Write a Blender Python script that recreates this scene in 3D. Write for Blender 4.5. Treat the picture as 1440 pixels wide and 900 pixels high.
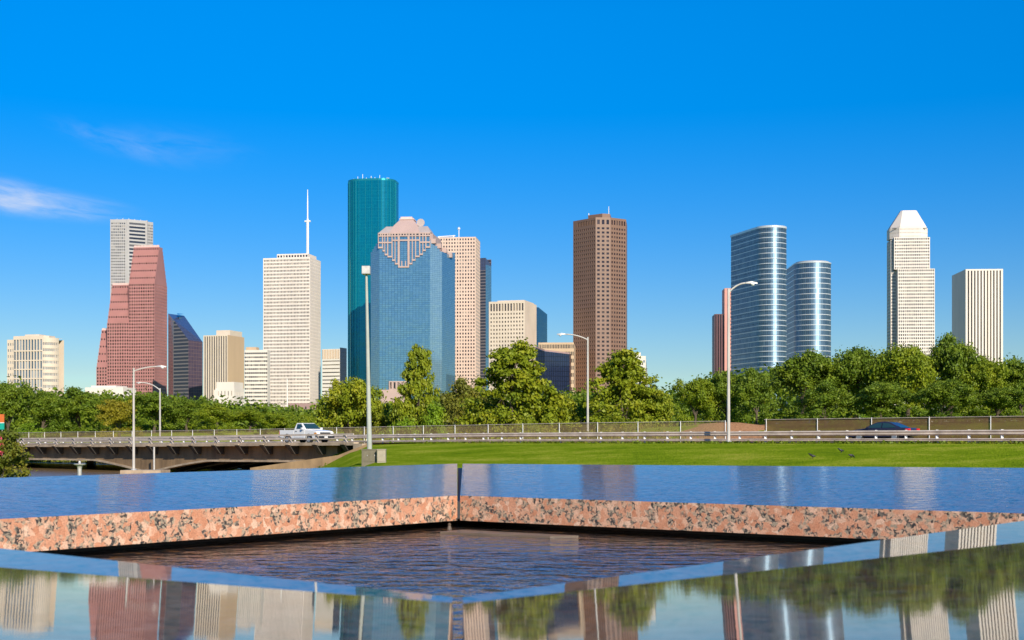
import bpy, bmesh, math, random
import numpy as np
from mathutils import Vector, Matrix, Euler

R = math.radians
scene = bpy.context.scene
for o in list(bpy.data.objects):
    bpy.data.objects.remove(o)
COL = scene.collection

# ------------------------------------------------------------------ camera
FP, HX, HY = 1900.0, 720.0, 616.0          # focal length and horizon in photo pixels (1440 wide)
ZC = 1.30                                   # eye height above the paving round the fountain
cam = bpy.data.cameras.new('camera')
cam.sensor_width = 36.0
cam.lens = FP / 1440.0 * 36.0
cam.shift_y = (HY - 450.0) / 1440.0
cam.clip_start = 0.05
cam.clip_end = 90000.0
cam.dof.use_dof = True
cam.dof.focus_distance = 14.0
cam.dof.aperture_fstop = 15.0
camo = bpy.data.objects.new('camera', cam)
COL.objects.link(camo)
camo.location = (0, 0, ZC)
camo.rotation_euler = (R(90), 0, 0)
scene.camera = camo

# ------------------------------------------------------------------ light
SUN_EL, SUN_AZ = R(27), R(22)               # SUN_AZ: to the right of straight behind the camera
sdir = Vector((math.sin(SUN_AZ) * math.cos(SUN_EL), -math.cos(SUN_AZ) * math.cos(SUN_EL), math.sin(SUN_EL)))
sl = bpy.data.lights.new('sun', 'SUN')
sl.energy = 4.3
sl.angle = R(0.5)
sl.color = (1.0, 0.90, 0.75)
so = bpy.data.objects.new('sun', sl)
COL.objects.link(so)
so.rotation_euler = (-sdir).to_track_quat('-Z', 'Y').to_euler()

world = bpy.data.worlds.new('World')
scene.world = world
world.use_nodes = True
wt = world.node_tree
wt.nodes.clear()
def wn(t): return wt.nodes.new(t)
w_out = wn('ShaderNodeOutputWorld'); w_bg = wn('ShaderNodeBackground')
w_sky = wn('ShaderNodeTexSky')
w_sky.sky_type = 'NISHITA'
w_sky.sun_disc = False
w_sky.sun_elevation = SUN_EL
w_sky.sun_rotation = math.atan2(sdir.x, sdir.y)
w_sky.altitude = 0
w_sky.air_density = 1.0
w_sky.dust_density = 0.15
w_sky.ozone_density = 5.0
w_bg.inputs['Strength'].default_value = 0.10
w_tc = wn('ShaderNodeTexCoord')
w_hsv = wn('ShaderNodeHueSaturation')
w_hsv.inputs['Hue'].default_value = 0.514
w_hsv.inputs['Saturation'].default_value = 1.55
w_hsv.inputs['Value'].default_value = 1.25
w_sep = wn('ShaderNodeSeparateXYZ'); w_com = wn('ShaderNodeCombineXYZ'); w_ma = wn('ShaderNodeMath')
w_ma.operation = 'MULTIPLY_ADD'; w_ma.inputs[1].default_value = 1.0; w_ma.inputs[2].default_value = 0.0
w_nrm = wn('ShaderNodeVectorMath'); w_nrm.operation = 'NORMALIZE'
wt.links.new(w_tc.outputs['Generated'], w_sep.inputs[0])
wt.links.new(w_sep.outputs['X'], w_com.inputs['X']); wt.links.new(w_sep.outputs['Y'], w_com.inputs['Y'])
wt.links.new(w_sep.outputs['Z'], w_ma.inputs[0]); wt.links.new(w_ma.outputs[0], w_com.inputs['Z'])
wt.links.new(w_com.outputs[0], w_nrm.inputs[0]); wt.links.new(w_nrm.outputs[0], w_sky.inputs['Vector'])
wt.links.new(w_sky.outputs['Color'], w_hsv.inputs['Color'])
# the photograph's polarised, deep blue: richer and more even than the plain sky model
for key, hi_, lo_ in (('Hue', 0.507, 0.516), ('Value', 1.10, 0.66), ('Saturation', 1.39, 1.52)):
    mr_ = wn('ShaderNodeMapRange'); mr_.inputs['From Min'].default_value = 0.05; mr_.inputs['From Max'].default_value = 0.30
    mr_.inputs['To Min'].default_value = lo_; mr_.inputs['To Max'].default_value = hi_
    wt.links.new(w_sep.outputs['Z'], mr_.inputs['Value']); wt.links.new(mr_.outputs[0], w_hsv.inputs[key])
# thin wisps of cloud low in the sky to the left
def cloud(cx, cz, rx, rz, tilt, amount, seed):
    dx, dz = (cx - HX) / FP, (HY - cz) / FP
    div = wn('ShaderNodeVectorMath'); div.operation = 'SUBTRACT'; div.inputs[1].default_value = (dx, 1.0, dz)
    sp = wn('ShaderNodeSeparateXYZ'); wt.links.new(w_tc.outputs['Generated'], sp.inputs[0])
    # direction divided by its forward part: position on the sky, the same from everywhere
    dv1 = wn('ShaderNodeMath'); dv1.operation = 'DIVIDE'; wt.links.new(sp.outputs['X'], dv1.inputs[0]); wt.links.new(sp.outputs['Y'], dv1.inputs[1])
    dv2 = wn('ShaderNodeMath'); dv2.operation = 'DIVIDE'; wt.links.new(sp.outputs['Z'], dv2.inputs[0]); wt.links.new(sp.outputs['Y'], dv2.inputs[1])
    cb = wn('ShaderNodeCombineXYZ'); wt.links.new(dv1.outputs[0], cb.inputs['X']); wt.links.new(dv2.outputs[0], cb.inputs['Y'])
    mp = wn('ShaderNodeMapping'); mp.vector_type = 'TEXTURE'
    mp.inputs['Location'].default_value = (dx, dz, 0); mp.inputs['Rotation'].default_value = (0, 0, tilt)
    mp.inputs['Scale'].default_value = (rx / FP, rz / FP, 1)
    wt.links.new(cb.outputs[0], mp.inputs['Vector'])
    ln = wn('ShaderNodeVectorMath'); ln.operation = 'LENGTH'; wt.links.new(mp.outputs[0], ln.inputs[0])
    fall = wn('ShaderNodeMapRange'); fall.interpolation_type = 'SMOOTHSTEP'
    fall.inputs['From Min'].default_value = 1.0; fall.inputs['From Max'].default_value = 0.0
    wt.links.new(ln.outputs['Value'], fall.inputs['Value'])
    no = wn('ShaderNodeTexNoise'); no.inputs['Scale'].default_value = 1.7; no.inputs['Detail'].default_value = 6
    no.inputs['Roughness'].default_value = 0.6; no.inputs['Distortion'].default_value = 0.7
    mp2 = wn('ShaderNodeMapping'); mp2.inputs['Location'].default_value = (seed, seed * 1.7, 0); mp2.inputs['Scale'].default_value = (1.0, 0.9, 1)
    wt.links.new(mp.outputs[0], mp2.inputs['Vector']); wt.links.new(mp2.outputs[0], no.inputs['Vector'])
    nr = wn('ShaderNodeMapRange'); nr.inputs['From Min'].default_value = 0.36; nr.inputs['From Max'].default_value = 0.75
    wt.links.new(no.outputs['Fac'], nr.inputs['Value'])
    m = wn('ShaderNodeMath'); m.operation = 'MULTIPLY'; wt.links.new(fall.outputs[0], m.inputs[0]); wt.links.new(nr.outputs[0], m.inputs[1])
    m2 = wn('ShaderNodeMath'); m2.operation = 'MULTIPLY'; m2.inputs[1].default_value = amount; wt.links.new(m.outputs[0], m2.inputs[0])
    fr = wn('ShaderNodeMath'); fr.operation = 'GREATER_THAN'; fr.inputs[1].default_value = 0.05; wt.links.new(sp.outputs['Y'], fr.inputs[0])
    m3 = wn('ShaderNodeMath'); m3.operation = 'MULTIPLY'; wt.links.new(m2.outputs[0], m3.inputs[0]); wt.links.new(fr.outputs[0], m3.inputs[1])
    return m3.outputs[0]
cur = w_hsv.outputs['Color']
for args in ((25, 282, 200, 30, R(-7), 0.80, 3.1), (-30, 270, 160, 36, R(-9), 1.0, 8.6), (165, 200, 130, 26, R(-17), 0.16, 5.3), (240, 205, 150, 40, R(-6), 0.10, 1.9)):
    f = cloud(*args)
    mx = wn('ShaderNodeMix'); mx.data_type = 'RGBA'
    wt.links.new(f, mx.inputs['Factor']); wt.links.new(cur, mx.inputs['A'])
    mx.inputs['B'].default_value = (5.0, 5.4, 6.4, 1)
    cur = mx.outputs['Result']
wt.links.new(cur, w_bg.inputs['Color'])
wt.links.new(w_bg.outputs[0], w_out.inputs['Surface'])

scene.view_settings.view_transform = 'Standard'
scene.view_settings.look = 'None'
scene.view_settings.exposure = 0.50
scene.view_settings.gamma = 1.0
scene.view_settings.use_curve_mapping = False
scene.cycles.max_bounces = 8
scene.cycles.transparent_max_bounces = 16
scene.cycles.use_denoising = True

# ------------------------------------------------------------------ helpers
rng = random.Random(11)

class MB:
    """collects faces, built as one mesh object"""
    def __init__(s): s.v = []; s.f = []; s.uv = []; s.sm = []; s.t = []
    def face(s, pts, uv=None, smooth=False, t=0.0):
        i = len(s.v); s.v.extend([tuple(p) for p in pts]); s.f.append(tuple(range(i, i + len(pts))))
        s.uv.extend(uv if uv else [(p[0] + p[1], p[2]) for p in pts]); s.sm.append(smooth); s.t.append(t)
    def box(s, x0, x1, y0, y1, z0, z1):
        a = [(x0,y0,z0),(x1,y0,z0),(x1,y1,z0),(x0,y1,z0),(x0,y0,z1),(x1,y0,z1),(x1,y1,z1),(x0,y1,z1)]
        for q in ((0,3,2,1),(4,5,6,7),(0,1,5,4),(1,2,6,5),(2,3,7,6),(3,0,4,7)):
            s.face([a[k] for k in q])
    def prism(s, poly, z0, z1, cap=True, bottom=True):
        n = len(poly); u = 0
        for i in range(n):
            a, b = poly[i], poly[(i + 1) % n]; L = math.hypot(b[0]-a[0], b[1]-a[1])
            s.face([(a[0],a[1],z0),(b[0],b[1],z0),(b[0],b[1],z1),(a[0],a[1],z1)], [(u,z0),(u+L,z0),(u+L,z1),(u,z1)]); u += L
        if cap: s.face([(p[0],p[1],z1) for p in poly])
        if bottom: s.face([(p[0],p[1],z0) for p in reversed(poly)])
    def loft(s, A, B, cap=True):
        n = len(A)
        for i in range(n):
            j = (i + 1) % n; s.face([A[i], A[j], B[j], B[i]])
        if cap: s.face(B); s.face(A[::-1])
    def extrude(s, prof, axis_a, axis_b, off, ext):
        """profile points (a,b) spanned by two axes, pushed from off along ext"""
        A = [Vector(off) + Vector(axis_a) * p[0] + Vector(axis_b) * p[1] for p in prof]
        B = [p + Vector(ext) for p in A]
        s.loft([tuple(p) for p in A], [tuple(p) for p in B])
    def tube(s, pts, rad, n=8, cap=True):
        pts = [Vector(p) for p in pts]
        rad = rad if isinstance(rad, (list, tuple)) else [rad] * len(pts)
        rings = []; prev = None
        for i, p in enumerate(pts):
            d = (pts[min(i+1, len(pts)-1)] - pts[max(i-1, 0)]).normalized()
            a = d.orthogonal().normalized() if prev is None else (prev - d * prev.dot(d)).normalized()
            prev = a; b = d.cross(a)
            rings.append([tuple(p + (a * math.cos(2*math.pi*k/n) + b * math.sin(2*math.pi*k/n)) * rad[i]) for k in range(n)])
        for i in range(len(rings) - 1):
            for k in range(n):
                s.face([rings[i][k], rings[i][(k+1)%n], rings[i+1][(k+1)%n], rings[i+1][k]], smooth=True)
        if cap: s.face(rings[0][::-1]); s.face(rings[-1])
    def lathe(s, prof, c=(0,0,0), n=16, axis='z'):
        rings = []
        for r, h in prof:
            ring = []
            for k in range(n):
                a = 2*math.pi*k/n
                p = (r*math.cos(a), r*math.sin(a), h) if axis == 'z' else (r*math.cos(a), h, r*math.sin(a))
                ring.append((p[0]+c[0], p[1]+c[1], p[2]+c[2]))
            rings.append(ring)
        for i in range(len(rings)-1):
            for k in range(n):
                s.face([rings[i][k], rings[i][(k+1)%n], rings[i+1][(k+1)%n], rings[i+1][k]], smooth=True)
        s.face(rings[0][::-1]); s.face(rings[-1])
    def build(s, name, m, parent=None, tint=False, merge=False):
        me = bpy.data.meshes.new(name)
        me.from_pydata(s.v, [], s.f)
        uvl = me.uv_layers.new(name='UVMap')
        uvl.data.foreach_set('uv', np.array(s.uv, dtype=np.float32).ravel())
        me.polygons.foreach_set('use_smooth', s.sm)
        if tint:
            at = me.attributes.new('tint', 'FLOAT', 'FACE'); at.data.foreach_set('value', s.t)
        if merge:
            bm = bmesh.new(); bm.from_mesh(me)
            bmesh.ops.remove_doubles(bm, verts=bm.verts, dist=0.0005)
            bmesh.ops.recalc_face_normals(bm, faces=bm.faces)
            bm.to_mesh(me); bm.free()
        me.materials.append(m)
        o = bpy.data.objects.new(name, me); COL.objects.link(o)
        if parent: o.parent = parent
        return o

def tag(o, label=None, cat=None, group=None, kind=None):
    if label: o['label'] = label
    if cat: o['category'] = cat
    if group: o['group'] = group
    if kind: o['kind'] = kind
    return o
def thing(name, label, cat, loc=(0,0,0), rz=0, group=None):
    o = bpy.data.objects.new(name, None); COL.objects.link(o)
    o.location = loc; o.rotation_euler = (0,0,rz); o.empty_display_size = 0.2
    return tag(o, label, cat, group)
KIDS = {}
def copy_tree(o, parent=None):
    c = o.copy(); COL.objects.link(c)
    if parent: c.parent = parent
    for ch in list(o.children): copy_tree(ch, c)
    return c
def bevel(o, w, seg=2):
    m = o.modifiers.new('bevel', 'BEVEL'); m.width = w; m.segments = seg; m.limit_method = 'ANGLE'; m.angle_limit = R(35)
    return o
def at(px, py, D):                          # a point seen at photo pixel (px, py) at distance D
    return Vector(((px-HX)/FP*D, D, ZC + (HY-py)/FP*D))

# ------------------------------------------------------------------ materials
def newmat(name):
    m = bpy.data.materials.new(name); m.use_nodes = True
    nt = m.node_tree; b = nt.nodes['Principled BSDF']
    return m, nt, b
def setc(b, col, rough=0.6, metal=0.0, spec=0.5):
    b.inputs['Base Color'].default_value = (*col, 1); b.inputs['Roughness'].default_value = rough
    b.inputs['Metallic'].default_value = metal; b.inputs['Specular IOR Level'].default_value = spec
def mat(name, col, rough=0.6, metal=0.0, spec=0.5, var=0.12, scale=1.0, stretch=(1,1,1), bump=0.0, bscale=8.0, detail=6):
    """surface with uneven colour (dirt, weather) and a fine relief"""
    m, nt, b = newmat(name); setc(b, col, rough, metal, spec)
    tc = nt.nodes.new('ShaderNodeTexCoord'); mp = nt.nodes.new('ShaderNodeMapping')
    mp.inputs['Scale'].default_value = stretch
    nt.links.new(tc.outputs['Object'], mp.inputs['Vector'])
    if var:
        no = nt.nodes.new('ShaderNodeTexNoise'); no.inputs['Scale'].default_value = scale; no.inputs['Detail'].default_value = detail
        no.inputs['Roughness'].default_value = 0.62
        nt.links.new(mp.outputs[0], no.inputs['Vector'])
        mr = nt.nodes.new('ShaderNodeMapRange'); mr.inputs['From Min'].default_value = 0.25; mr.inputs['From Max'].default_value = 0.75
        mr.inputs['To Min'].default_value = 1 - var * 1.6; mr.inputs['To Max'].default_value = 1 + var
        nt.links.new(no.outputs['Fac'], mr.inputs['Value'])
        mx = nt.nodes.new('ShaderNodeVectorMath'); mx.operation = 'SCALE'; mx.inputs[0].default_value = col
        nt.links.new(mr.outputs[0], mx.inputs['Scale']); nt.links.new(mx.outputs[0], b.inputs['Base Color'])
    if bump:
        n2 = nt.nodes.new('ShaderNodeTexNoise'); n2.inputs['Scale'].default_value = bscale; n2.inputs['Detail'].default_value = 5
        nt.links.new(mp.outputs[0], n2.inputs['Vector'])
        bp = nt.nodes.new('ShaderNodeBump'); bp.inputs['Distance'].default_value = bump
        nt.links.new(n2.outputs['Fac'], bp.inputs['Height']); nt.links.new(bp.outputs[0], b.inputs['Normal'])
    return m
def window_mat(name, dark, blind, rough=0.12):
    m, nt, b = newmat(name); setc(b, dark, rough, 0.0, 0.6)
    at_ = nt.nodes.new('ShaderNodeAttribute'); at_.attribute_name = 'tint'
    cr = nt.nodes.new('ShaderNodeValToRGB'); e = cr.color_ramp.elements
    e[0].position = 0.0; e[0].color = (*[c*0.6 for c in dark], 1); e[1].position = 1.0; e[1].color = (*blind, 1)
    e2 = cr.color_ramp.elements.new(0.6); e2.color = (*dark, 1)
    nt.links.new(at_.outputs['Fac'], cr.inputs['Fac']); nt.links.new(cr.outputs[0], b.inputs['Base Color'])
    return m
def curtain(name, c1, c2, mortar, bw, bh, ms, rough, metal, tilt=0.01, stripes=None, bias=0.0):
    """glass curtain wall: panels of bw x bh metres with joints, each panel a little off true"""
    m, nt, b = newmat(name); setc(b, c1, rough, metal, 0.6)
    uv = nt.nodes.new('ShaderNodeUVMap'); uv.uv_map = 'UVMap'
    br = nt.nodes.new('ShaderNodeTexBrick'); br.offset = 0.0; br.squash = 1.0
    br.inputs['Color1'].default_value = (*c1, 1); br.inputs['Color2'].default_value = (*c2, 1); br.inputs['Mortar'].default_value = (*mortar, 1)
    br.inputs['Scale'].default_value = 1.0; br.inputs['Brick Width'].default_value = bw; br.inputs['Row Height'].default_value = bh
    br.inputs['Mortar Size'].default_value = ms; br.inputs['Mortar Smooth'].default_value = 0.1; br.inputs['Bias'].default_value = bias
    nt.links.new(uv.outputs[0], br.inputs['Vector'])
    nt.links.new(br.outputs['Color'], b.inputs['Base Color'])
    no = nt.nodes.new('ShaderNodeTexNoise'); no.inputs['Scale'].default_value = 0.045; no.inputs['Detail'].default_value = 3
    nt.links.new(uv.outputs[0], no.inputs['Vector'])
    bp = nt.nodes.new('ShaderNodeBump'); bp.inputs['Distance'].default_value = tilt * 20
    nt.links.new(no.outputs['Fac'], bp.inputs['Height']); nt.links.new(bp.outputs[0], b.inputs['Normal'])
    return m

M = {}
M['cream']   = mat('cream_stone', (0.64,0.535,0.42), 0.7, var=0.08, scale=0.05)
M['tan']     = mat('tan_stone', (0.56,0.40,0.25), 0.75, var=0.10, scale=0.05, stretch=(1,1,0.15))
M['white']   = mat('white_concrete', (0.74,0.66,0.58), 0.7, var=0.10, scale=0.04, stretch=(1,1,0.25))
M['whitec']  = mat('cool_white_panel', (0.70,0.64,0.56), 0.6, var=0.06, scale=0.04)
M['pinkgr']  = mat('pale_pink_granite', (0.68,0.50,0.39), 0.6, var=0.12, scale=0.03, stretch=(1,1,0.25))
M['red']     = mat('red_granite', (0.41,0.185,0.165), 0.55, var=0.10, scale=0.05)
M['redlit']  = mat('pink_parapet', (0.70,0.50,0.45), 0.6)
M['brown']   = mat('brown_granite', (0.215,0.125,0.085), 0.5, var=0.10, scale=0.04)
M['grey']    = mat('grey_granite', (0.40,0.385,0.375), 0.55, var=0.08, scale=0.05)
M['greydk']  = mat('grey_concrete_weathered', (0.30,0.25,0.20), 0.8, var=0.15, scale=0.2)
M['crown']   = mat('rose_granite', (0.46,0.33,0.29), 0.55, var=0.08, scale=0.06)
M['roofgrey']= mat('roof_membrane', (0.35,0.34,0.33), 0.8)
M['mauve']   = mat('mauve_brick', (0.34,0.22,0.20), 0.8, var=0.1, scale=0.3)
M['win']     = window_mat('dark_window_glass', (0.035,0.040,0.055), (0.34,0.30,0.25))
M['winblue'] = window_mat('blue_window_glass', (0.07,0.13,0.20), (0.26,0.30,0.34))
M['winbrown']= window_mat('bronze_window_glass', (0.030,0.018,0.020), (0.10,0.07,0.06))
M['winwarm'] = window_mat('warm_window_glass', (0.06,0.05,0.045), (0.30,0.24,0.17))
M['teal']    = curtain('teal_glass', (0.0,0.21,0.27), (0.0,0.18,0.25), (0.01,0.30,0.34), 2.6, 3.9, 0.10, 0.16, 0.55, 0.012)
M['tealbar'] = mat('teal_mullion', (0.02,0.31,0.34), 0.3, 0.6)
M['blue']    = curtain('blue_glass', (0.14,0.30,0.42), (0.105,0.25,0.38), (0.05,0.12,0.19), 3.2, 2.0, 0.14, 0.12, 0.45, 0.02)
M['bluelt']  = curtain('pale_blue_glass', (0.25,0.42,0.52), (0.21,0.37,0.48), (0.10,0.20,0.29), 3.2, 2.0, 0.12, 0.12, 0.45, 0.02)
M['navy']    = curtain('navy_glass', (0.020,0.030,0.07), (0.026,0.036,0.075), (0.012,0.016,0.03), 2.0, 3.9, 0.25, 0.12, 0.25, 0.02)
M['purple']  = curtain('plum_glass', (0.10,0.075,0.11), (0.08,0.06,0.095), (0.20,0.13,0.13), 4.5, 4.0, 0.22, 0.25, 0.15, 0.015)
M['bandgl']  = curtain('banded_dark_glass', (0.035,0.04,0.06), (0.05,0.05,0.07), (0.20,0.17,0.17), 30.0, 4.0, 0.8, 0.15, 0.2, 0.015)
M['cyan']    = curtain('cyan_glass', (0.05,0.25,0.36), (0.04,0.22,0.34), (0.12,0.33,0.42), 5.0, 30.0, 0.12, 0.14, 0.4, 0.015)
M['mirror']  = curtain('mirror_glass', (0.24,0.35,0.45), (0.15,0.25,0.36), (0.03,0.05,0.07), 1.6, 3.9, 0.09, 0.17, 0.80, 0.0)
M['mirror2'] = curtain('mirror_glass_rounded', (0.24,0.35,0.45), (0.15,0.25,0.36), (0.03,0.05,0.07), 1.6, 3.9, 0.09, 0.17, 0.80, 0.0)
for k_ in ('mirror', 'mirror2'):
    nt_ = M[k_].node_tree; b_ = nt_.nodes['Principled BSDF']; tg = nt_.nodes.new('ShaderNodeTangent'); tg.direction_type = 'RADIAL'; tg.axis = 'Z'
    b_.inputs['Anisotropic'].default_value = 0.70; b_.inputs['Anisotropic Rotation'].default_value = 0.25; b_.inputs['Roughness'].default_value = 0.50
    nt_.links.new(tg.outputs[0], b_.inputs['Tangent'])
M['band']    = mat('white_metal_band', (0.66,0.68,0.68), 0.28, 0.35, var=0.04)
M['whitemet']= mat('white_painted_metal', (0.78,0.77,0.74), 0.4, var=0.06, scale=2)
M['galv']    = mat('galvanised_steel', (0.52,0.50,0.47), 0.5, 0.35, var=0.18, scale=3)
M['rail']    = mat('weathered_guardrail', (0.60,0.50,0.40), 0.55, 0.15, var=0.22, scale=1.4)
M['polegrey'] = mat('weathered_pole_paint', (0.52,0.49,0.44), 0.55, var=0.22, scale=1.2, stretch=(1,1,0.3))
M['polegrn'] = mat('grey_green_pole_paint', (0.40,0.42,0.37), 0.55, var=0.12, scale=1.5)
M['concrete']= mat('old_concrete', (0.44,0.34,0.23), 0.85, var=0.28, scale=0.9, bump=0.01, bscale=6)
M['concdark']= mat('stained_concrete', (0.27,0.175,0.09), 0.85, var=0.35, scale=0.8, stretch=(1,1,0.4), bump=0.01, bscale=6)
M['girder']  = mat('shade_dark_girder', (0.055,0.047,0.040), 0.7, var=0.3, scale=0.8)  # shadow under the deck put into the colour of inner girders and brackets
M['asphalt'] = mat('asphalt', (0.060,0.055,0.050), 0.9, var=0.2, scale=0.8, bump=0.006, bscale=40)
M['roadpaint']= mat('worn_road_paint', (0.62,0.60,0.54), 0.7, var=0.25, scale=3)
M['dirt']    = mat('reddish_dirt', (0.40,0.22,0.11), 0.95, var=0.25, scale=0.7, bump=0.05, bscale=3)
M['carwhite']= mat('white_car_paint', (0.80,0.79,0.76), 0.25, var=0.03)
M['carnavy'] = mat('dark_blue_car_paint', (0.035,0.038,0.075), 0.22, 0.3, var=0.05)
M['carsilver']= mat('slate_car_paint', (0.17,0.16,0.17), 0.3, 0.3, var=0.05)
M['cargreen']= mat('blue_car_paint', (0.02,0.05,0.20), 0.25, 0.3, var=0.05)
M['carglass']= mat('car_glass', (0.02,0.055,0.06), 0.06, var=0, spec=0.8)
M['rubber']  = mat('tyre_rubber', (0.02,0.02,0.02), 0.8, var=0.1)
M['rim']     = mat('alloy_rim', (0.55,0.54,0.52), 0.35, 0.7, var=0.05)
M['blackpl'] = mat('black_plastic', (0.022,0.022,0.024), 0.5, var=0.1)
M['chrome']  = mat('chrome', (0.72,0.72,0.72), 0.18, 0.9, var=0)
M['redlens'] = mat('red_lens', (0.60,0.015,0.03), 0.2, var=0)
M['amber']   = mat('amber_lens', (0.75,0.28,0.03), 0.2, var=0)
M['clearlens']= mat('clear_lens', (0.70,0.72,0.74), 0.12, var=0)
M['cabdark'] = mat('olive_cabinet_paint', (0.155,0.135,0.085), 0.6, var=0.18, scale=4)
M['cablight']= mat('grey_cabinet_paint', (0.36,0.31,0.22), 0.6, var=0.15, scale=4)
M['signor']  = mat('rust_orange_sign', (0.55,0.12,0.02), 0.5, var=0.1, scale=4)
M['signgr']  = mat('teal_green_sign', (0.0,0.30,0.22), 0.5, var=0.08, scale=4)
M['bird']    = mat('black_feathers', (0.015,0.014,0.018), 0.5, var=0.2, scale=30)
M['bark']    = mat('bark', (0.10,0.075,0.05), 0.9, var=0.3, scale=3, stretch=(1,1,0.3))
M['pave']    = mat('fountain_paving', (0.30,0.24,0.19), 0.85, var=0.2, scale=1.2)

def leaf_mat(name, ca, cb, cc, trans=0.30):
    m, nt, b = newmat(name)
    tc = nt.nodes.new('ShaderNodeTexCoord'); oi = nt.nodes.new('ShaderNodeObjectInfo')
    no = nt.nodes.new('ShaderNodeTexNoise'); no.inputs['Scale'].default_value = 0.45; no.inputs['Detail'].default_value = 3
    ad = nt.nodes.new('ShaderNodeVectorMath'); ad.operation = 'ADD'
    nt.links.new(tc.outputs['Object'], ad.inputs[0]); nt.links.new(oi.outputs['Random'], ad.inputs[1]); nt.links.new(ad.outputs[0], no.inputs['Vector'])
    at_ = nt.nodes.new('ShaderNodeAttribute'); at_.attribute_name = 'tint'
    m1 = nt.nodes.new('ShaderNodeMath'); m1.operation = 'MULTIPLY_ADD'; m1.inputs[1].default_value = 0.45
    nt.links.new(at_.outputs['Fac'], m1.inputs[0])
    m2 = nt.nodes.new('ShaderNodeMath'); m2.operation = 'MULTIPLY'; m2.inputs[1].default_value = 0.6
    nt.links.new(no.outputs['Fac'], m2.inputs[0]); nt.links.new(m2.outputs[0], m1.inputs[2])
    cr = nt.nodes.new('ShaderNodeValToRGB'); e = cr.color_ramp.elements
    e[0].position = 0.18; e[0].color = (*ca, 1); e[1].position = 0.85; e[1].color = (*cc, 1)
    k = e.new(0.5); k.color = (*cb, 1)
    nt.links.new(m1.outputs[0], cr.inputs['Fac'])
    nt.links.new(cr.outputs[0], b.inputs['Base Color'])
    b.inputs['Roughness'].default_value = 0.55; b.inputs['Specular IOR Level'].default_value = 0.3
    tr = nt.nodes.new('ShaderNodeBsdfTranslucent'); nt.links.new(cr.outputs[0], tr.inputs['Color'])
    ms = nt.nodes.new('ShaderNodeMixShader'); ms.inputs[0].default_value = trans
    nt.links.new(b.outputs[0], ms.inputs[1]); nt.links.new(tr.outputs[0], ms.inputs[2])
    nt.links.new(ms.outputs[0], nt.nodes['Material Output'].inputs['Surface'])
    return m
M['leaf_dark']  = leaf_mat('oak_leaves', (0.066,0.119,0.008), (0.137,0.211,0.013), (0.257,0.310,0.017))
M['leaf_mid']   = leaf_mat('elm_leaves', (0.110,0.174,0.009), (0.208,0.276,0.012), (0.329,0.355,0.015))
M['leaf_bright']= leaf_mat('cypress_needles', (0.113,0.169,0.009), (0.238,0.294,0.012), (0.380,0.365,0.018))
M['leaf_olive'] = leaf_mat('olive_leaves', (0.103,0.119,0.015), (0.190,0.198,0.021), (0.293,0.255,0.024))
M['leaf_yellow']= leaf_mat('yellowing_leaves', (0.150,0.158,0.012), (0.285,0.255,0.015), (0.390,0.315,0.022))
M['leaf_lime']  = leaf_mat('vine_leaves', (0.112,0.203,0.009), (0.195,0.315,0.012), (0.285,0.405,0.018))
M['leaf_myrtle']= leaf_mat('myrtle_leaves', (0.083,0.128,0.015), (0.165,0.188,0.018), (0.300,0.225,0.030))
M['petal']      = mat('pink_petals', (0.62,0.07,0.11), 0.7, var=0.3, scale=20)
M['weeds']      = leaf_mat('weed_leaves', (0.12,0.12,0.010), (0.21,0.19,0.014), (0.32,0.25,0.03))

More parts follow.
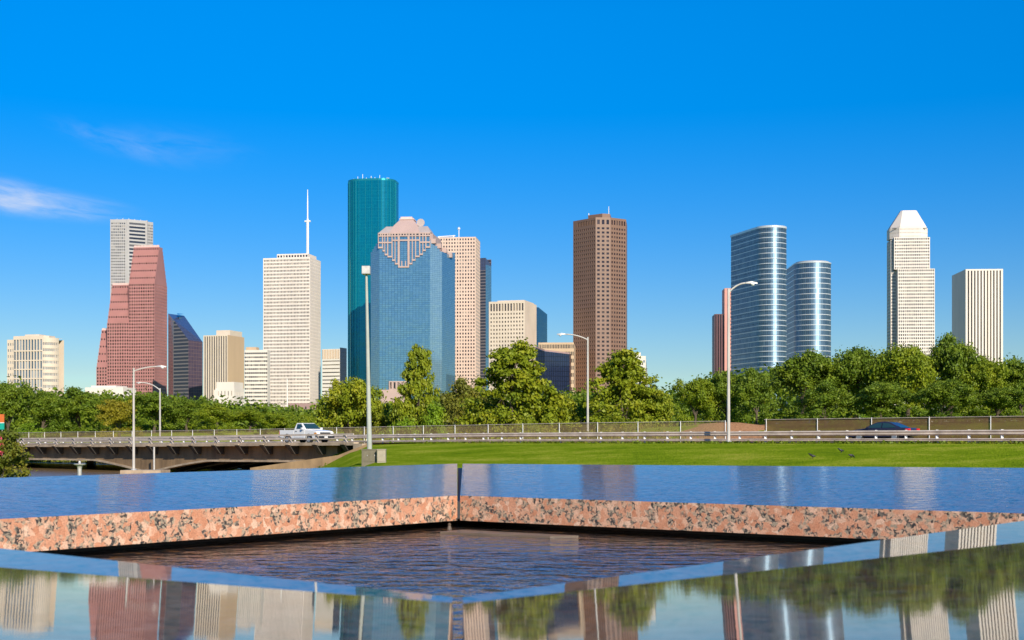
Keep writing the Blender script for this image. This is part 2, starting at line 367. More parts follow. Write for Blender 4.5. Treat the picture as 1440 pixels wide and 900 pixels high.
# pink granite with big feldspar crystals, wet and polished on top
def granite(name, top=False, wet=0.0, rough=0.35, ripple=0.0, rscale=24.0, stretch=(1,1,1), patchy=0.0, coat_r=0.035):
    m, nt, b = newmat(name)
    tc = nt.nodes.new('ShaderNodeTexCoord')
    dn = nt.nodes.new('ShaderNodeTexNoise'); dn.inputs['Scale'].default_value = 55; dn.inputs['Detail'].default_value = 2
    nt.links.new(tc.outputs['Object'], dn.inputs['Vector'])
    dm = nt.nodes.new('ShaderNodeVectorMath'); dm.operation = 'MULTIPLY_ADD'; dm.inputs[1].default_value = (0.022,)*3
    nt.links.new(dn.outputs['Color'], dm.inputs[0]); nt.links.new(tc.outputs['Object'], dm.inputs[2])
    big = nt.nodes.new('ShaderNodeTexVoronoi'); big.inputs['Scale'].default_value = 58
    nt.links.new(dm.outputs[0], big.inputs['Vector'])
    sep = nt.nodes.new('ShaderNodeSeparateColor'); nt.links.new(big.outputs['Color'], sep.inputs[0])
    pink = nt.nodes.new('ShaderNodeValToRGB'); e = pink.color_ramp.elements
    e[0].position = 0.0; e[0].color = (0.50,0.215,0.115,1); e[1].position = 1.0; e[1].color = (0.68,0.45,0.31,1)
    k = e.new(0.6); k.color = (0.57,0.28,0.165,1)
    nt.links.new(sep.outputs['Red'], pink.inputs['Fac'])
    sm = nt.nodes.new('ShaderNodeTexVoronoi'); sm.inputs['Scale'].default_value = 150; nt.links.new(dm.outputs[0], sm.inputs['Vector'])
    sep2 = nt.nodes.new('ShaderNodeSeparateColor'); nt.links.new(sm.outputs['Color'], sep2.inputs[0])
    mtx = nt.nodes.new('ShaderNodeValToRGB'); mtx.color_ramp.interpolation = 'LINEAR'; e = mtx.color_ramp.elements
    e[0].position = 0.0; e[0].color = (0.03,0.028,0.028,1); e[1].position = 0.30; e[1].color = (0.12,0.10,0.08,1)
    k = e.new(0.55); k.color = (0.36,0.29,0.20,1); k = e.new(0.78); k.color = (0.56,0.33,0.21,1)
    nt.links.new(sep2.outputs['Green'], mtx.inputs['Fac'])
    # where the dark groundmass gathers: some whole cells, and the joints of the rest
    cl = nt.nodes.new('ShaderNodeTexNoise'); cl.inputs['Scale'].default_value = 24; cl.inputs['Detail'].default_value = 3; cl.inputs['Roughness'].default_value = 0.6
    nt.links.new(tc.outputs['Object'], cl.inputs['Vector'])
    add = nt.nodes.new('ShaderNodeMath'); add.operation = 'MULTIPLY_ADD'; add.inputs[1].default_value = 0.55
    nt.links.new(sep.outputs['Blue'], add.inputs[0]); nt.links.new(cl.outputs['Fac'], add.inputs[2])
    thr = nt.nodes.new('ShaderNodeMapRange'); thr.inputs['From Min'].default_value = 0.75; thr.inputs['From Max'].default_value = 0.84
    nt.links.new(add.outputs[0], thr.inputs['Value'])
    mx = nt.nodes.new('ShaderNodeMix'); mx.data_type = 'RGBA'
    nt.links.new(thr.outputs[0], mx.inputs['Factor']); nt.links.new(pink.outputs[0], mx.inputs['A']); nt.links.new(mtx.outputs[0], mx.inputs['B'])
    fn = nt.nodes.new('ShaderNodeTexNoise'); fn.inputs['Scale'].default_value = 260; fn.inputs['Detail'].default_value = 4
    nt.links.new(tc.outputs['Object'], fn.inputs['Vector'])
    fr = nt.nodes.new('ShaderNodeMapRange'); fr.inputs['From Min'].default_value = 0.3; fr.inputs['From Max'].default_value = 0.7; fr.inputs['To Min'].default_value = 0.72; fr.inputs['To Max'].default_value = 1.2
    nt.links.new(fn.outputs['Fac'], fr.inputs['Value'])
    fs = nt.nodes.new('ShaderNodeVectorMath'); fs.operation = 'SCALE'
    nt.links.new(mx.outputs['Result'], fs.inputs[0]); nt.links.new(fr.outputs[0], fs.inputs['Scale'])
    out = fs.outputs[0]
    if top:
        sc = nt.nodes.new('ShaderNodeVectorMath'); sc.operation = 'MULTIPLY'; sc.inputs[1].default_value = (0.30, 0.40, 0.52)  # hazy sky reflection put into the stone colour as a blue-grey cast
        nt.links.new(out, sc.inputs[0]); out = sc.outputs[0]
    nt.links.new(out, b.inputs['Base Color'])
    b.inputs['Roughness'].default_value = rough
    b.inputs['Coat Weight'].default_value = wet; b.inputs['Coat Roughness'].default_value = coat_r; b.inputs['Coat IOR'].default_value = 1.38; b.inputs['Specular IOR Level'].default_value = 0.0 if top else 0.4
    if patchy:                               # the water film is broken by the grain of the stone
        pn = nt.nodes.new('ShaderNodeTexNoise'); pn.inputs['Scale'].default_value = 42; pn.inputs['Detail'].default_value = 5; pn.inputs['Roughness'].default_value = 0.75
        pm = nt.nodes.new('ShaderNodeMapping'); pm.inputs['Scale'].default_value = (0.5, 1, 1)
        nt.links.new(tc.outputs['Object'], pm.inputs['Vector']); nt.links.new(pm.outputs[0], pn.inputs['Vector'])
        pr = nt.nodes.new('ShaderNodeMapRange'); pr.inputs['From Min'].default_value = 0.36; pr.inputs['From Max'].default_value = 0.56
        pr.inputs['To Min'].default_value = wet - patchy; pr.inputs['To Max'].default_value = wet
        nt.links.new(pn.outputs['Fac'], pr.inputs['Value']); nt.links.new(pr.outputs[0], b.inputs['Coat Weight'])
    if ripple:
        mp = nt.nodes.new('ShaderNodeMapping'); mp.inputs['Scale'].default_value = stretch
        nt.links.new(tc.outputs['Object'], mp.inputs['Vector'])
        rp = nt.nodes.new('ShaderNodeTexNoise'); rp.inputs['Scale'].default_value = rscale; rp.inputs['Detail'].default_value = 4; rp.inputs['Roughness'].default_value = 0.6
        nt.links.new(mp.outputs[0], rp.inputs['Vector'])
        bp = nt.nodes.new('ShaderNodeBump'); bp.inputs['Distance'].default_value = ripple
        nt.links.new(rp.outputs['Fac'], bp.inputs['Height'])
        nt.links.new(bp.outputs[0], b.inputs['Coat Normal']); nt.links.new(bp.outputs[0], b.inputs['Normal'])
    return m
M['gr_edge'] = granite('sawn_pink_granite', rough=0.5)
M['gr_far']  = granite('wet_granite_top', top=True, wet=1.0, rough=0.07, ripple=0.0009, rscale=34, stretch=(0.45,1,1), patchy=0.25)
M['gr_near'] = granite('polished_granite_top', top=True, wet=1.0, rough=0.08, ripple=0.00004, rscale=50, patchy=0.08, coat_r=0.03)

def water(name, col, dist, scale, rough=0.02, stretch=(1,1,1), spec=0.5, det=3):
    m, nt, b = newmat(name); setc(b, col, rough, 0, spec); b.inputs['IOR'].default_value = 1.33
    tc = nt.nodes.new('ShaderNodeTexCoord'); mp = nt.nodes.new('ShaderNodeMapping'); mp.inputs['Scale'].default_value = stretch
    nt.links.new(tc.outputs['Object'], mp.inputs['Vector'])
    no = nt.nodes.new('ShaderNodeTexNoise'); no.inputs['Scale'].default_value = scale; no.inputs['Detail'].default_value = det
    nt.links.new(mp.outputs[0], no.inputs['Vector'])
    bp = nt.nodes.new('ShaderNodeBump'); bp.inputs['Distance'].default_value = dist
    nt.links.new(no.outputs['Fac'], bp.inputs['Height']); nt.links.new(bp.outputs[0], b.inputs['Normal'])
    return m
M['pool']  = water('fountain_water', (0.085,0.055,0.028), 0.017, 15, 0.02, spec=1.0, det=4, stretch=(0.8,1,1))
M['pool'].node_tree.nodes['Principled BSDF'].inputs['IOR'].default_value = 1.45
nt_ = M['pool'].node_tree; b_ = nt_.nodes['Principled BSDF']
tc_ = nt_.nodes.new('ShaderNodeTexCoord'); n_ = nt_.nodes.new('ShaderNodeTexNoise'); n_.inputs['Scale'].default_value = 20; n_.inputs['Detail'].default_value = 6; n_.inputs['Roughness'].default_value = 0.7; n_.inputs['Distortion'].default_value = 0.6
nt_.links.new(tc_.outputs['Object'], n_.inputs['Vector'])
r_n = nt_.nodes.new('ShaderNodeValToRGB'); e_ = r_n.color_ramp.elements
e_[0].position = 0.36; e_[0].color = (0.02,0.016,0.016,1); e_[1].position = 0.70; e_[1].color = (0.40,0.17,0.045,1)
k_ = e_.new(0.52); k_.color = (0.035,0.03,0.032,1)
nt_.links.new(n_.outputs['Fac'], r_n.inputs['Fac']); nt_.links.new(r_n.outputs[0], b_.inputs['Base Color'])
M['river'] = water('muddy_river', (0.16,0.10,0.045), 0.05, 0.8, 0.25, spec=0.2)

def grass_mat(name):
    m, nt, b = newmat(name); b.inputs['Roughness'].default_value = 0.9; b.inputs['Specular IOR Level'].default_value = 0.0
    tc = nt.nodes.new('ShaderNodeTexCoord')
    n1 = nt.nodes.new('ShaderNodeTexNoise'); n1.inputs['Scale'].default_value = 0.22; n1.inputs['Detail'].default_value = 7; n1.inputs['Roughness'].default_value = 0.7
    n2 = nt.nodes.new('ShaderNodeTexNoise'); n2.inputs['Scale'].default_value = 5.0; n2.inputs['Detail'].default_value = 6; n2.inputs['Roughness'].default_value = 0.75
    nt.links.new(tc.outputs['Object'], n1.inputs['Vector']); nt.links.new(tc.outputs['Object'], n2.inputs['Vector'])
    mm = nt.nodes.new('ShaderNodeMath'); mm.operation = 'ADD'; nt.links.new(n1.outputs['Fac'], mm.inputs[0]); nt.links.new(n2.outputs['Fac'], mm.inputs[1])
    cr = nt.nodes.new('ShaderNodeValToRGB'); e = cr.color_ramp.elements
    e[0].position = 0.38; e[0].color = (0.09,0.165,0.008,1); e[1].position = 0.62; e[1].color = (0.40,0.39,0.05,1)
    k = e.new(0.5); k.color = (0.20,0.285,0.010,1)
    hf = nt.nodes.new('ShaderNodeMath'); hf.operation = 'MULTIPLY'; hf.inputs[1].default_value = 0.5
    nt.links.new(mm.outputs[0], hf.inputs[0]); nt.links.new(hf.outputs[0], cr.inputs['Fac'])
    # bare earth where the ground carries it
    at_ = nt.nodes.new('ShaderNodeAttribute'); at_.attribute_name = 'earth'
    n3 = nt.nodes.new('ShaderNodeTexNoise'); n3.inputs['Scale'].default_value = 0.6; n3.inputs['Detail'].default_value = 5
    nt.links.new(tc.outputs['Object'], n3.inputs['Vector'])
    ea = nt.nodes.new('ShaderNodeMath'); ea.operation = 'MULTIPLY_ADD'; ea.inputs[1].default_value = 1.6; ea.inputs[2].default_value = -0.75
    nt.links.new(n3.outputs['Fac'], ea.inputs[0])
    eb = nt.nodes.new('ShaderNodeMath'); eb.operation = 'ADD'; nt.links.new(at_.outputs['Fac'], eb.inputs[0]); nt.links.new(ea.outputs[0], eb.inputs[1])
    mr = nt.nodes.new('ShaderNodeMapRange'); mr.inputs['From Min'].default_value = 0.42; mr.inputs['From Max'].default_value = 0.62
    nt.links.new(eb.outputs[0], mr.inputs['Value'])
    er = nt.nodes.new('ShaderNodeValToRGB'); e = er.color_ramp.elements
    e[0].position = 0.3; e[0].color = (0.34,0.16,0.07,1); e[1].position = 0.75; e[1].color = (0.60,0.33,0.17,1)
    nt.links.new(n2.outputs['Fac'], er.inputs['Fac'])
    mx = nt.nodes.new('ShaderNodeMix'); mx.data_type = 'RGBA'
    nt.links.new(mr.outputs[0], mx.inputs['Factor']); nt.links.new(cr.outputs[0], mx.inputs['A']); nt.links.new(er.outputs[0], mx.inputs['B'])
    nt.links.new(mx.outputs['Result'], b.inputs['Base Color'])
    bp = nt.nodes.new('ShaderNodeBump'); bp.inputs['Distance'].default_value = 0.12
    n4 = nt.nodes.new('ShaderNodeTexNoise'); n4.inputs['Scale'].default_value = 9.0; n4.inputs['Detail'].default_value = 4
    nt.links.new(tc.outputs['Object'], n4.inputs['Vector'])
    nt.links.new(n4.outputs['Fac'], bp.inputs['Height']); nt.links.new(bp.outputs[0], b.inputs['Normal'])
    return m
M['grass'] = grass_mat('mown_grass_and_earth')

def mesh_fence_mat(name, col, opacity):
    m, nt, b = newmat(name); setc(b, col, 0.8)
    tr = nt.nodes.new('ShaderNodeBsdfTransparent'); ms = nt.nodes.new('ShaderNodeMixShader')
    tc = nt.nodes.new('ShaderNodeTexCoord')
    no = nt.nodes.new('ShaderNodeTexNoise'); no.inputs['Scale'].default_value = 1.1; no.inputs['Detail'].default_value = 5
    nt.links.new(tc.outputs['Object'], no.inputs['Vector'])
    mr = nt.nodes.new('ShaderNodeMapRange'); mr.inputs['From Min'].default_value = 0.3; mr.inputs['From Max'].default_value = 0.7
    mr.inputs['To Min'].default_value = opacity - 0.10; mr.inputs['To Max'].default_value = opacity + 0.10
    nt.links.new(no.outputs['Fac'], mr.inputs['Value'])
    nt.links.new(mr.outputs[0], ms.inputs[0]); nt.links.new(tr.outputs[0], ms.inputs[1]); nt.links.new(b.outputs[0], ms.inputs[2])
    nt.links.new(ms.outputs[0], nt.nodes['Material Output'].inputs['Surface'])
    return m
M['screen']  = mesh_fence_mat('brown_windscreen_mesh', (0.17,0.10,0.035), 0.82)
M['chain']   = mesh_fence_mat('chain_link_mesh', (0.42,0.30,0.13), 0.42)

# ------------------------------------------------------------------ the lie of the land
A0 = Vector((-1.06, 101.0)); DV = Vector((-0.731, 0.682)); NV = Vector((-0.682, -0.731))
def so_of(x, y):
    d = Vector((x, y)) - A0
    return d.dot(DV), d.dot(NV)
def xy_of(s, o):
    p = A0 + DV * s + NV * o
    return p.x, p.y
_S = np.array([-300, -38, 0, 22, 45, 80, 120, 300]); _Z = np.array([-0.2, -0.24, -0.32, -0.48, -0.66, -0.80, -0.95, -1.2])
def road_z(s): return float(np.interp(s, _S, _Z)) + ZC
def sstep(a, b, x):
    t = min(1, max(0, (x - a) / (b - a))); return t * t * (3 - 2 * t)
def ground_z(x, y):
    s, o = so_of(x, y)
    zr = road_z(s)
    if o >= 0:                               # camera side: lawn sinks towards the fountain
        z = zr - 0.04 - (zr - 0.0 + 0.02) * sstep(1.0, 30, o) * 0.98
        z = z if y > 12 else z * sstep(2, 12, y)
        z = min(z, zr - 0.06)
    else:
        z = zr - 0.06 + (1.9 * sstep(-16, -50, o) + 2.0 * sstep(-50, -200, o)) if o < -14 else zr - 0.06
    # spoil heaps beyond the fence
    for mx_, my_, h_, rx_, ry_ in ((18.5, 118, 1.35, 5.5, 6.0), (-2.4, 131, 1.5, 4.2, 5.5), (12.5, 124, 0.8, 4.0, 5.0)):
        z += h_ * math.exp(-((x-mx_)/rx_)**2 - ((y-my_)/ry_)**2)
    # the river valley under the bridge
    v = sstep(9, 34, s - 0.05 * o) * (1 - sstep(88, 104, s))
    v *= sstep(-75, -40, o) * (1 - sstep(60, 100, o))
    z = z * (1 - v) + (ZC - 3.6) * v
    # the bank falls away to the river left of the lawn
    if y > 20:
        z -= max(0.0, 0.46 * (-(x + 0.107 * y)) * sstep(38, 62, y)) * sstep(3, 9, o)
        z = max(z, ZC - 3.6)
    return z
def axis(lo, hi, step, far):
    a = list(np.arange(lo, hi + step/2, step)); d = step; v = hi; w = lo; out = []
    pre = []
    while v < far:
        d *= 1.5; v += d; w -= d; a.append(v); pre.append(w)
    return np.array(pre[::-1] + a)
xs = axis(-140, 130, 1.6, 40000); ys = axis(-30, 260, 1.6, 40000)
gv = []; ge = []
for y in ys:
    for x in xs:
        gv.append((x, y, ground_z(x, y)))
        s, o = so_of(x, y); e = 0.0
        if 0.2 < o < 2.2: e = 0.62
        if s > 9 and o > 3: e = max(e, 0.75 * sstep(9, 16, s))
        if -60 < o < -12:
            px = HX + FP * x / max(y, 1)
            if 632 < px < 735 or 968 < px < 1078: e = 0.95
            elif o > -22: e = 0.35
        ge.append(e)
nx = len(xs); gf = [(j*nx+i, j*nx+i+1, (j+1)*nx+i+1, (j+1)*nx+i) for j in range(len(ys)-1) for i in range(nx-1)]
me = bpy.data.meshes.new('ground'); me.from_pydata(gv, [], gf)
me.polygons.foreach_set('use_smooth', [True] * len(gf))
a_ = me.attributes.new('earth', 'FLOAT', 'POINT'); a_.data.foreach_set('value', ge)
me.materials.append(M['grass'])
g = bpy.data.objects.new('ground', me); COL.objects.link(g); tag(g, kind='structure')

b = MB()
b.face([(*xy_of(28, 140), ZC-3.05), (*xy_of(110, 140), ZC-3.05), (*xy_of(110, -80), ZC-3.05), (*xy_of(28, -80), ZC-3.05)])
tag(b.build('river', M['river']), kind='structure')

# roads
def strip(name, o0, o1, s0, s1, dz, m, step=4, kind='structure'):
    b = MB(); s = s0
    while s < s1 - 1e-6:
        t = min(s1, s + step)
        b.face([(*xy_of(s,o0), road_z(s)+dz), (*xy_of(s,o1), road_z(s)+dz), (*xy_of(t,o1), road_z(t)+dz), (*xy_of(t,o0), road_z(t)+dz)]); s = t
    o = b.build(name, m)
    if kind: tag(o, kind=kind)
    return o
strip('road', -8.6, 6.6, 6.0, 260, 0.0, M['asphalt'])
strip('road', -8.6, 0.3, -140, 6.0, 0.0, M['asphalt'])
strip('access_road', -18.6, -11.5, -140, -2, 0.01, M['asphalt'])
strip('edge_line', 5.9, 6.05, 6.0, 200, 0.006, M['roadpaint'])
strip('edge_line', -0.75, -0.6, -120, 200, 0.006, M['roadpaint'])
strip('verge', 0.3, 1.5, -140, 7.2, -0.012, M['dirt'])

# ------------------------------------------------------------------ bridge over the river
br = thing('bridge', 'low concrete road bridge on dark stained girders over the muddy river', 'bridge', (*xy_of(37.5, 7), 0))
def bl(s, o, z):                              # bridge-local point (root only translated)
    x, y = xy_of(s, o); r = br.location
    return (x - r.x, y - r.y, z)
S0, S1 = 8.0, 96.0
b = MB()
def seg_box(b, s0, s1, o0, o1, zf0, zf1):
    """box along the bridge whose heights follow the road at both ends"""
    A = [bl(s0,o0,zf0(s0)), bl(s0,o1,zf0(s0)), bl(s0,o1,zf1(s0)), bl(s0,o0,zf1(s0))]
    B = [bl(s1,o0,zf0(s1)), bl(s1,o1,zf0(s1)), bl(s1,o1,zf1(s1)), bl(s1,o0,zf1(s1))]
    b.loft(A, B)
N = 22; ss = np.linspace(S0, S1, N)
for i in range(N-1): seg_box(b, ss[i], ss[i+1], 7.25, -10.2, lambda s: road_z(s)-0.17, lambda s: road_z(s)-0.03)
b.build('deck', M['concrete'], br)
for k in (0, 1):
    b = MB(); o0, o1 = ((7.25, 6.75), (-9.7, -10.2))[k]
    for i in range(N-1): seg_box(b, ss[i], ss[i+1], o0, o1, lambda s: road_z(s)-0.03, lambda s: road_z(s)+0.07)
    b.build('kerb', M['concrete'], br)
PIER = 37.5
def girder_bottom(s):
    base = road_z(s) - 1.32
    if abs(s - PIER) > 9.5: return base
    t = 1 - abs(s - PIER) / 9.5
    return base - 1.10 * (t ** 1.25)
gs = sorted(set(list(np.linspace(S0+3, S1, 30)) + list(np.linspace(PIER-9.5, PIER+9.5, 15))))
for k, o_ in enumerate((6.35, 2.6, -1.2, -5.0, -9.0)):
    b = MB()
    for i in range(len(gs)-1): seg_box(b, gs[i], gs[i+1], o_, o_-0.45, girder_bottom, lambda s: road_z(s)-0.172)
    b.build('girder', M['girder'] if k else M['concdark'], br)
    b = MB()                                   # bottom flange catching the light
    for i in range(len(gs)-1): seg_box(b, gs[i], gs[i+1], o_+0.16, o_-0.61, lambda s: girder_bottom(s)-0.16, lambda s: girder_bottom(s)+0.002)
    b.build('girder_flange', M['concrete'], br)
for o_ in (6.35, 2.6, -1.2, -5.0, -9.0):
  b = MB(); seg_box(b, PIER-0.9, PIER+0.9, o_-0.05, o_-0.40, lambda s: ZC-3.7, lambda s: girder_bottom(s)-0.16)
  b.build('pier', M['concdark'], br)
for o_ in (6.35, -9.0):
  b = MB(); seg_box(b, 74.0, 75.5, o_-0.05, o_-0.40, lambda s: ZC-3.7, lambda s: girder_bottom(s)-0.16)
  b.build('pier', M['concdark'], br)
b = MB()                                       # end pier and the wing wall running down the bank
seg_box(b, 13.2, 14.8, 6.9, -9.6, lambda s: ZC-3.6, lambda s: girder_bottom(s)-0.16)
b.build('end_pier', M['concrete'], br)
b = MB()
b.loft([bl(6.4,7.2,road_z(6)-0.02), bl(6.4,6.8,road_z(6)-0.02), bl(6.4,6.8,ZC-3.4), bl(6.4,7.2,ZC-3.4)],
       [bl(8.2,8.6,road_z(8)-0.9), bl(8.2,8.2,road_z(8)-0.9), bl(8.2,8.2,ZC-3.4), bl(8.2,8.6,ZC-3.4)])
b.loft([bl(8.2,8.6,road_z(8)-0.9), bl(8.2,8.2,road_z(8)-0.9), bl(8.2,8.2,ZC-3.4), bl(8.2,8.6,ZC-3.4)],
       [bl(12.5,13.4,ZC-2.2), bl(12.5,13.0,ZC-2.2), bl(12.5,13.0,ZC-3.4), bl(12.5,13.4,ZC-3.4)])
b.build('wing_wall', M['concdark'], br)
b = MB(); seg_box(b, 7.0, 8.0, 7.3, -10.3, lambda s: ZC-3.4, lambda s: road_z(s)-0.035)
b.build('abutment', M['concrete'], br)
b = MB(); b.tube([bl(34.6, 7.6, ZC-3.2), bl(34.6, 7.6, road_z(34.6)-0.2)], 0.09)
b.build('drain_pipe', M['galv'], br)
s = S0 + 1.2; k = 0
while s < S1:                                 # posts, each on a bracket under the kerb
    z = road_z(s)
    b = MB(); A = [bl(s-0.09,7.16,z+0.07), bl(s+0.09,7.16,z+0.07), bl(s+0.09,6.86,z+0.07), bl(s-0.09,6.86,z+0.07)]
    B = [bl(s-0.07,7.22,z+0.72), bl(s+0.07,7.22,z+0.72), bl(s+0.07,7.02,z+0.72), bl(s-0.07,7.02,z+0.72)]
    b.loft(A, B); b.build('railing_post', M['rail'], br)
    b = MB()
    b.loft([bl(s-0.28,7.4,z-0.10), bl(s+0.28,7.4,z-0.10), bl(s+0.28,6.4,z-0.10), bl(s-0.28,6.4,z-0.10)],
           [bl(s-0.2,6.75,z-0.85), bl(s+0.2,6.75,z-0.85), bl(s+0.2,6.4,z-0.85), bl(s-0.2,6.4,z-0.85)])
    b.build('bracket', M['girder'], br)
    b = MB(); seg_box(b, s-0.16, s+0.14, 7.34, 7.255, lambda q: road_z(q)-0.10, lambda q: road_z(q)-0.02)
    b.build('bracket_cap', M['concrete'], br)
    s += 3.36
for zz, hh in ((0.60, 0.13), (0.30, 0.09)):
    b = MB()
    for i in range(N-1): seg_box(b, ss[i], ss[i+1], 7.30, 7.225, lambda s: road_z(s)+zz, lambda s: road_z(s)+zz+hh)
    b.build('rail', M['rail'], br)

# steel guardrail on the far side of the near lane, and on along the lawn
def wbeam(b, s0, s1, o, z, h=0.31):
    prof = [(0,0),(0.03,0.03),(0.075,0.075),(0.03,0.125),(0.03,0.185),(0.075,0.235),(0.03,0.28),(0,0.31),(-0.012,0.31),(-0.012,0)]
    A = []; B = []
    for p in prof:
        x, y = xy_of(s0, o + p[0]); A.append((x, y, road_z(s0)+z+p[1]*h/0.31))
        x, y = xy_of(s1, o + p[0]); B.append((x, y, road_z(s1)+z+p[1]*h/0.31))
    b.loft(A, B)
def local(bm_, root):
    L = root.location; bm_.v = [(p[0]-L.x, p[1]-L.y, p[2]-L.z) for p in bm_.v]; return bm_
gr = thing('guardrail', 'long double beam steel guardrail running beside the green lawn', 'guardrail', (*xy_of(-20, 0), road_z(-20)))
for zz in (0.40, 0.06):
    b = MB()
    for s in np.arange(-70, 100, 3.81): wbeam(b, s, s+3.81, 0.10, zz, 0.30 if zz > 0.2 else 0.17)
    local(b, gr).build('beam', M['rail'], gr)
for s in np.arange(-69, 100, 1.905):
    b = MB(); x, y = xy_of(s, 0.0)
    b.box(x-0.07, x+0.07, y-0.07, y+0.07, road_z(s)-0.1, road_z(s)+0.72)
    local(b, gr).build('post', M['whitemet'], gr)

# fence behind the road: open chain link to the left, brown screen cloth to the right
OF = -9.3
def fence(name, label, s0, s1, m, h, o_, zoff=0.0, sp=4.0):
    r = thing(name, label, 'fence', (*xy_of((s0+s1)/2, o_), road_z((s0+s1)/2)))
    for s in np.arange(s0, s1 + 0.01, sp):
        b = MB(); x, y = xy_of(s, o_); b.tube([(x,y,road_z(s)-0.3), (x,y,road_z(s)+h+0.07+zoff)], 0.03, 6)
        local(b, r).build('post', M['whitemet'], r)
    b = MB(); n = max(2, int((s1-s0)/4))
    for i in range(n):
        a, c = s0+(s1-s0)*i/n, s0+(s1-s0)*(i+1)/n
        xa, ya = xy_of(a, o_-0.06); xc, yc = xy_of(c, o_-0.06)
        b.face([(xa,ya,road_z(a)+0.02),(xc,yc,road_z(c)+0.02),(xc,yc,road_z(c)+h),(xa,ya,road_z(a)+h)])
    local(b, r).build('mesh_panel', m, r)
    b = MB()
    b.tube([(*xy_of(s, o_), road_z(s)+h+0.02) for s in np.linspace(s0, s1, n+1)], 0.022, 6)
    local(b, r).build('top_rail', M['rail'], r)
    return r
fence('chain_link_fence', 'tan chain link fence along the road and bridge, behind the white pickup', -14, 138, M['chain'], 1.50, OF)
fence('screened_fence', 'brown cloth screened fence between the passing sedan and the dark oaks', -61.6, -10.8, M['screen'], 1.75, -19.5, 0.0, 4.6)

# ------------------------------------------------------------------ fountain
RIM = -0.20
def ray(px, py): return Vector(((px-HX)/FP, 1.0, (HY-py)/FP))
def on_level(px, py, z): d = ray(px, py); return d * (z / d.z)
def on_plane(px, py, p0, nrm): d = ray(px, py); return d * (p0.dot(nrm) / d.dot(nrm))
Fc = Vector((-0.185, 4.69, RIM)); Nc = Vector((-0.053, 1.318, RIM)); Lc = Vector((-1.71, 2.77, RIM)); Rc = Vector((1.653, 3.37, RIM))
RIMN = -0.155                               # the near pair of slabs sits a little higher
Nn = Vector((-0.053, 1.318, RIMN)); Ln = Vector((-1.71, 2.77, RIMN)); Rn = Vector((1.653, 3.37, RIMN))
ft = thing('fountain', 'square granite fountain basin rimmed by wide polished pink slabs', 'fountain', (0, 3.2, 0))
TH = 0.086
def lift(p): return Vector((p.x, p.y, p.z + ZC)) - ft.location
def slab_plane(p, q, inside, slope):
    """plane through the rim edge p-q that climbs outward"""
    e = (q - p); e.z = 0; e.normalize()
    n2 = Vector((e.y, -e.x, 0))
    if n2.dot(inside - p) > 0: n2 = -n2
    nrm = Vector((-n2.x*slope, -n2.y*slope, 1)).normalized()
    return nrm, n2
ctr = (Fc + Nc) / 2
G = 0.005
def slab(top, name, mtop, edge_m=None):
    """granite slab: polished top, sawn edges; both on one part with a child for the top sheen"""
    b = MB()
    T = [lift(p) for p in top]; Bm = [p - Vector((0,0,TH)) for p in T]
    n = len(T)
    for i in range(n):
        j = (i+1) % n; b.face([T[i], T[j], Bm[j], Bm[i]])
    b.face(Bm[::-1])
    o = b.build(name, M['gr_edge'], ft)
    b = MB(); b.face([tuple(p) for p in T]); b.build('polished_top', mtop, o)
    return o
# far left and far right slabs
nl, ol = slab_plane(Lc, Fc, ctr, 0.078)
nr_, orr = slab_plane(Fc, Rc, ctr, 0.071)
ax = (Fc - Nc); ax.z = 0; ax.normalize(); sx = Vector((ax.y, -ax.x, 0))   # mitre direction and its right-hand side
FL_in = Fc - sx*G; FR_in = Fc + sx*G
FLo = on_plane(643, 652, Fc, nl); LLo = on_plane(-500, 687.5, Fc, nl)
FRo = on_plane(650.5, 652, Fc, nr_); RRo = on_plane(1760, 660.5, Fc, nr_)
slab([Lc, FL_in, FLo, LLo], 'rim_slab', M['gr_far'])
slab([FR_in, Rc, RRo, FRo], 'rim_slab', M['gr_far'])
b = MB()                                       # dark strip added low in the open far joint to give its shade
A = [lift(p) + Vector((0,0,-0.020)) for p in (FL_in - sx*-0.0005, FR_in - sx*0.0005)]
Bq = [lift(p) + Vector((0,0,-0.020)) for p in (FLo + sx*0.002, FRo - sx*0.002)]
dn = Vector((0,0,-0.06))
b.loft([A[0], A[1], A[1]+dn, A[0]+dn], [Bq[0], Bq[1], Bq[1]+dn, Bq[0]+dn])
b.build('joint_dark_fill', M['blackpl'], ft)
# near slabs: the stone falls gently to the pit, with a lip along the inner edge
nnl, onl = slab_plane(Nc, Lc, ctr, 0.056)
nnr, onr = slab_plane(Nc, Rc, ctr, 0.052)
def near_slab(p_in, q_in, crease, outer, name):
    top_all = [p_in] + [q_in] + outer
    b = MB(); T = [lift(p) for p in ([q_in, p_in] + crease[:1] + outer + crease[-1:])]
    Bm = [Vector((p.x, p.y, ZC + RIMN - 0.02 - TH - ft.location.z)) for p in T]
    n = len(T)
    for i in range(n):
        j = (i+1) % n; b.face([T[i], T[j], Bm[j], Bm[i]])
    b.face(Bm[::-1])
    o = b.build(name, M['gr_edge'], ft)
    b = MB()
    b.face([lift(p) for p in (p_in, q_in, crease[1], crease[0])])
    b.face([lift(p) for p in (crease[0], crease[1], outer[1], outer[0])])
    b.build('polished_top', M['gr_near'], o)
    return o
def lip_plane(p, q):
    e = (q - p); e.z = 0; e.normalize(); n2 = Vector((e.y, -e.x, 0))
    if n2.dot(ctr - p) > 0: n2 = -n2
    return Vector((n2.x*0.030, n2.y*0.030, 1)).normalized()
NLi = Nn - sx*G; NRi = Nn + sx*G
lpl, lpr = lip_plane(NLi, Ln), lip_plane(NRi, Rn)
cl0 = on_plane(640, 847.5, NLi, lpl); cl1 = on_plane(-330, 772, NLi, lpl)
cr0 = on_plane(651, 848.5, NRi, lpr); cr1 = on_plane(1600, 745, NRi, lpr)
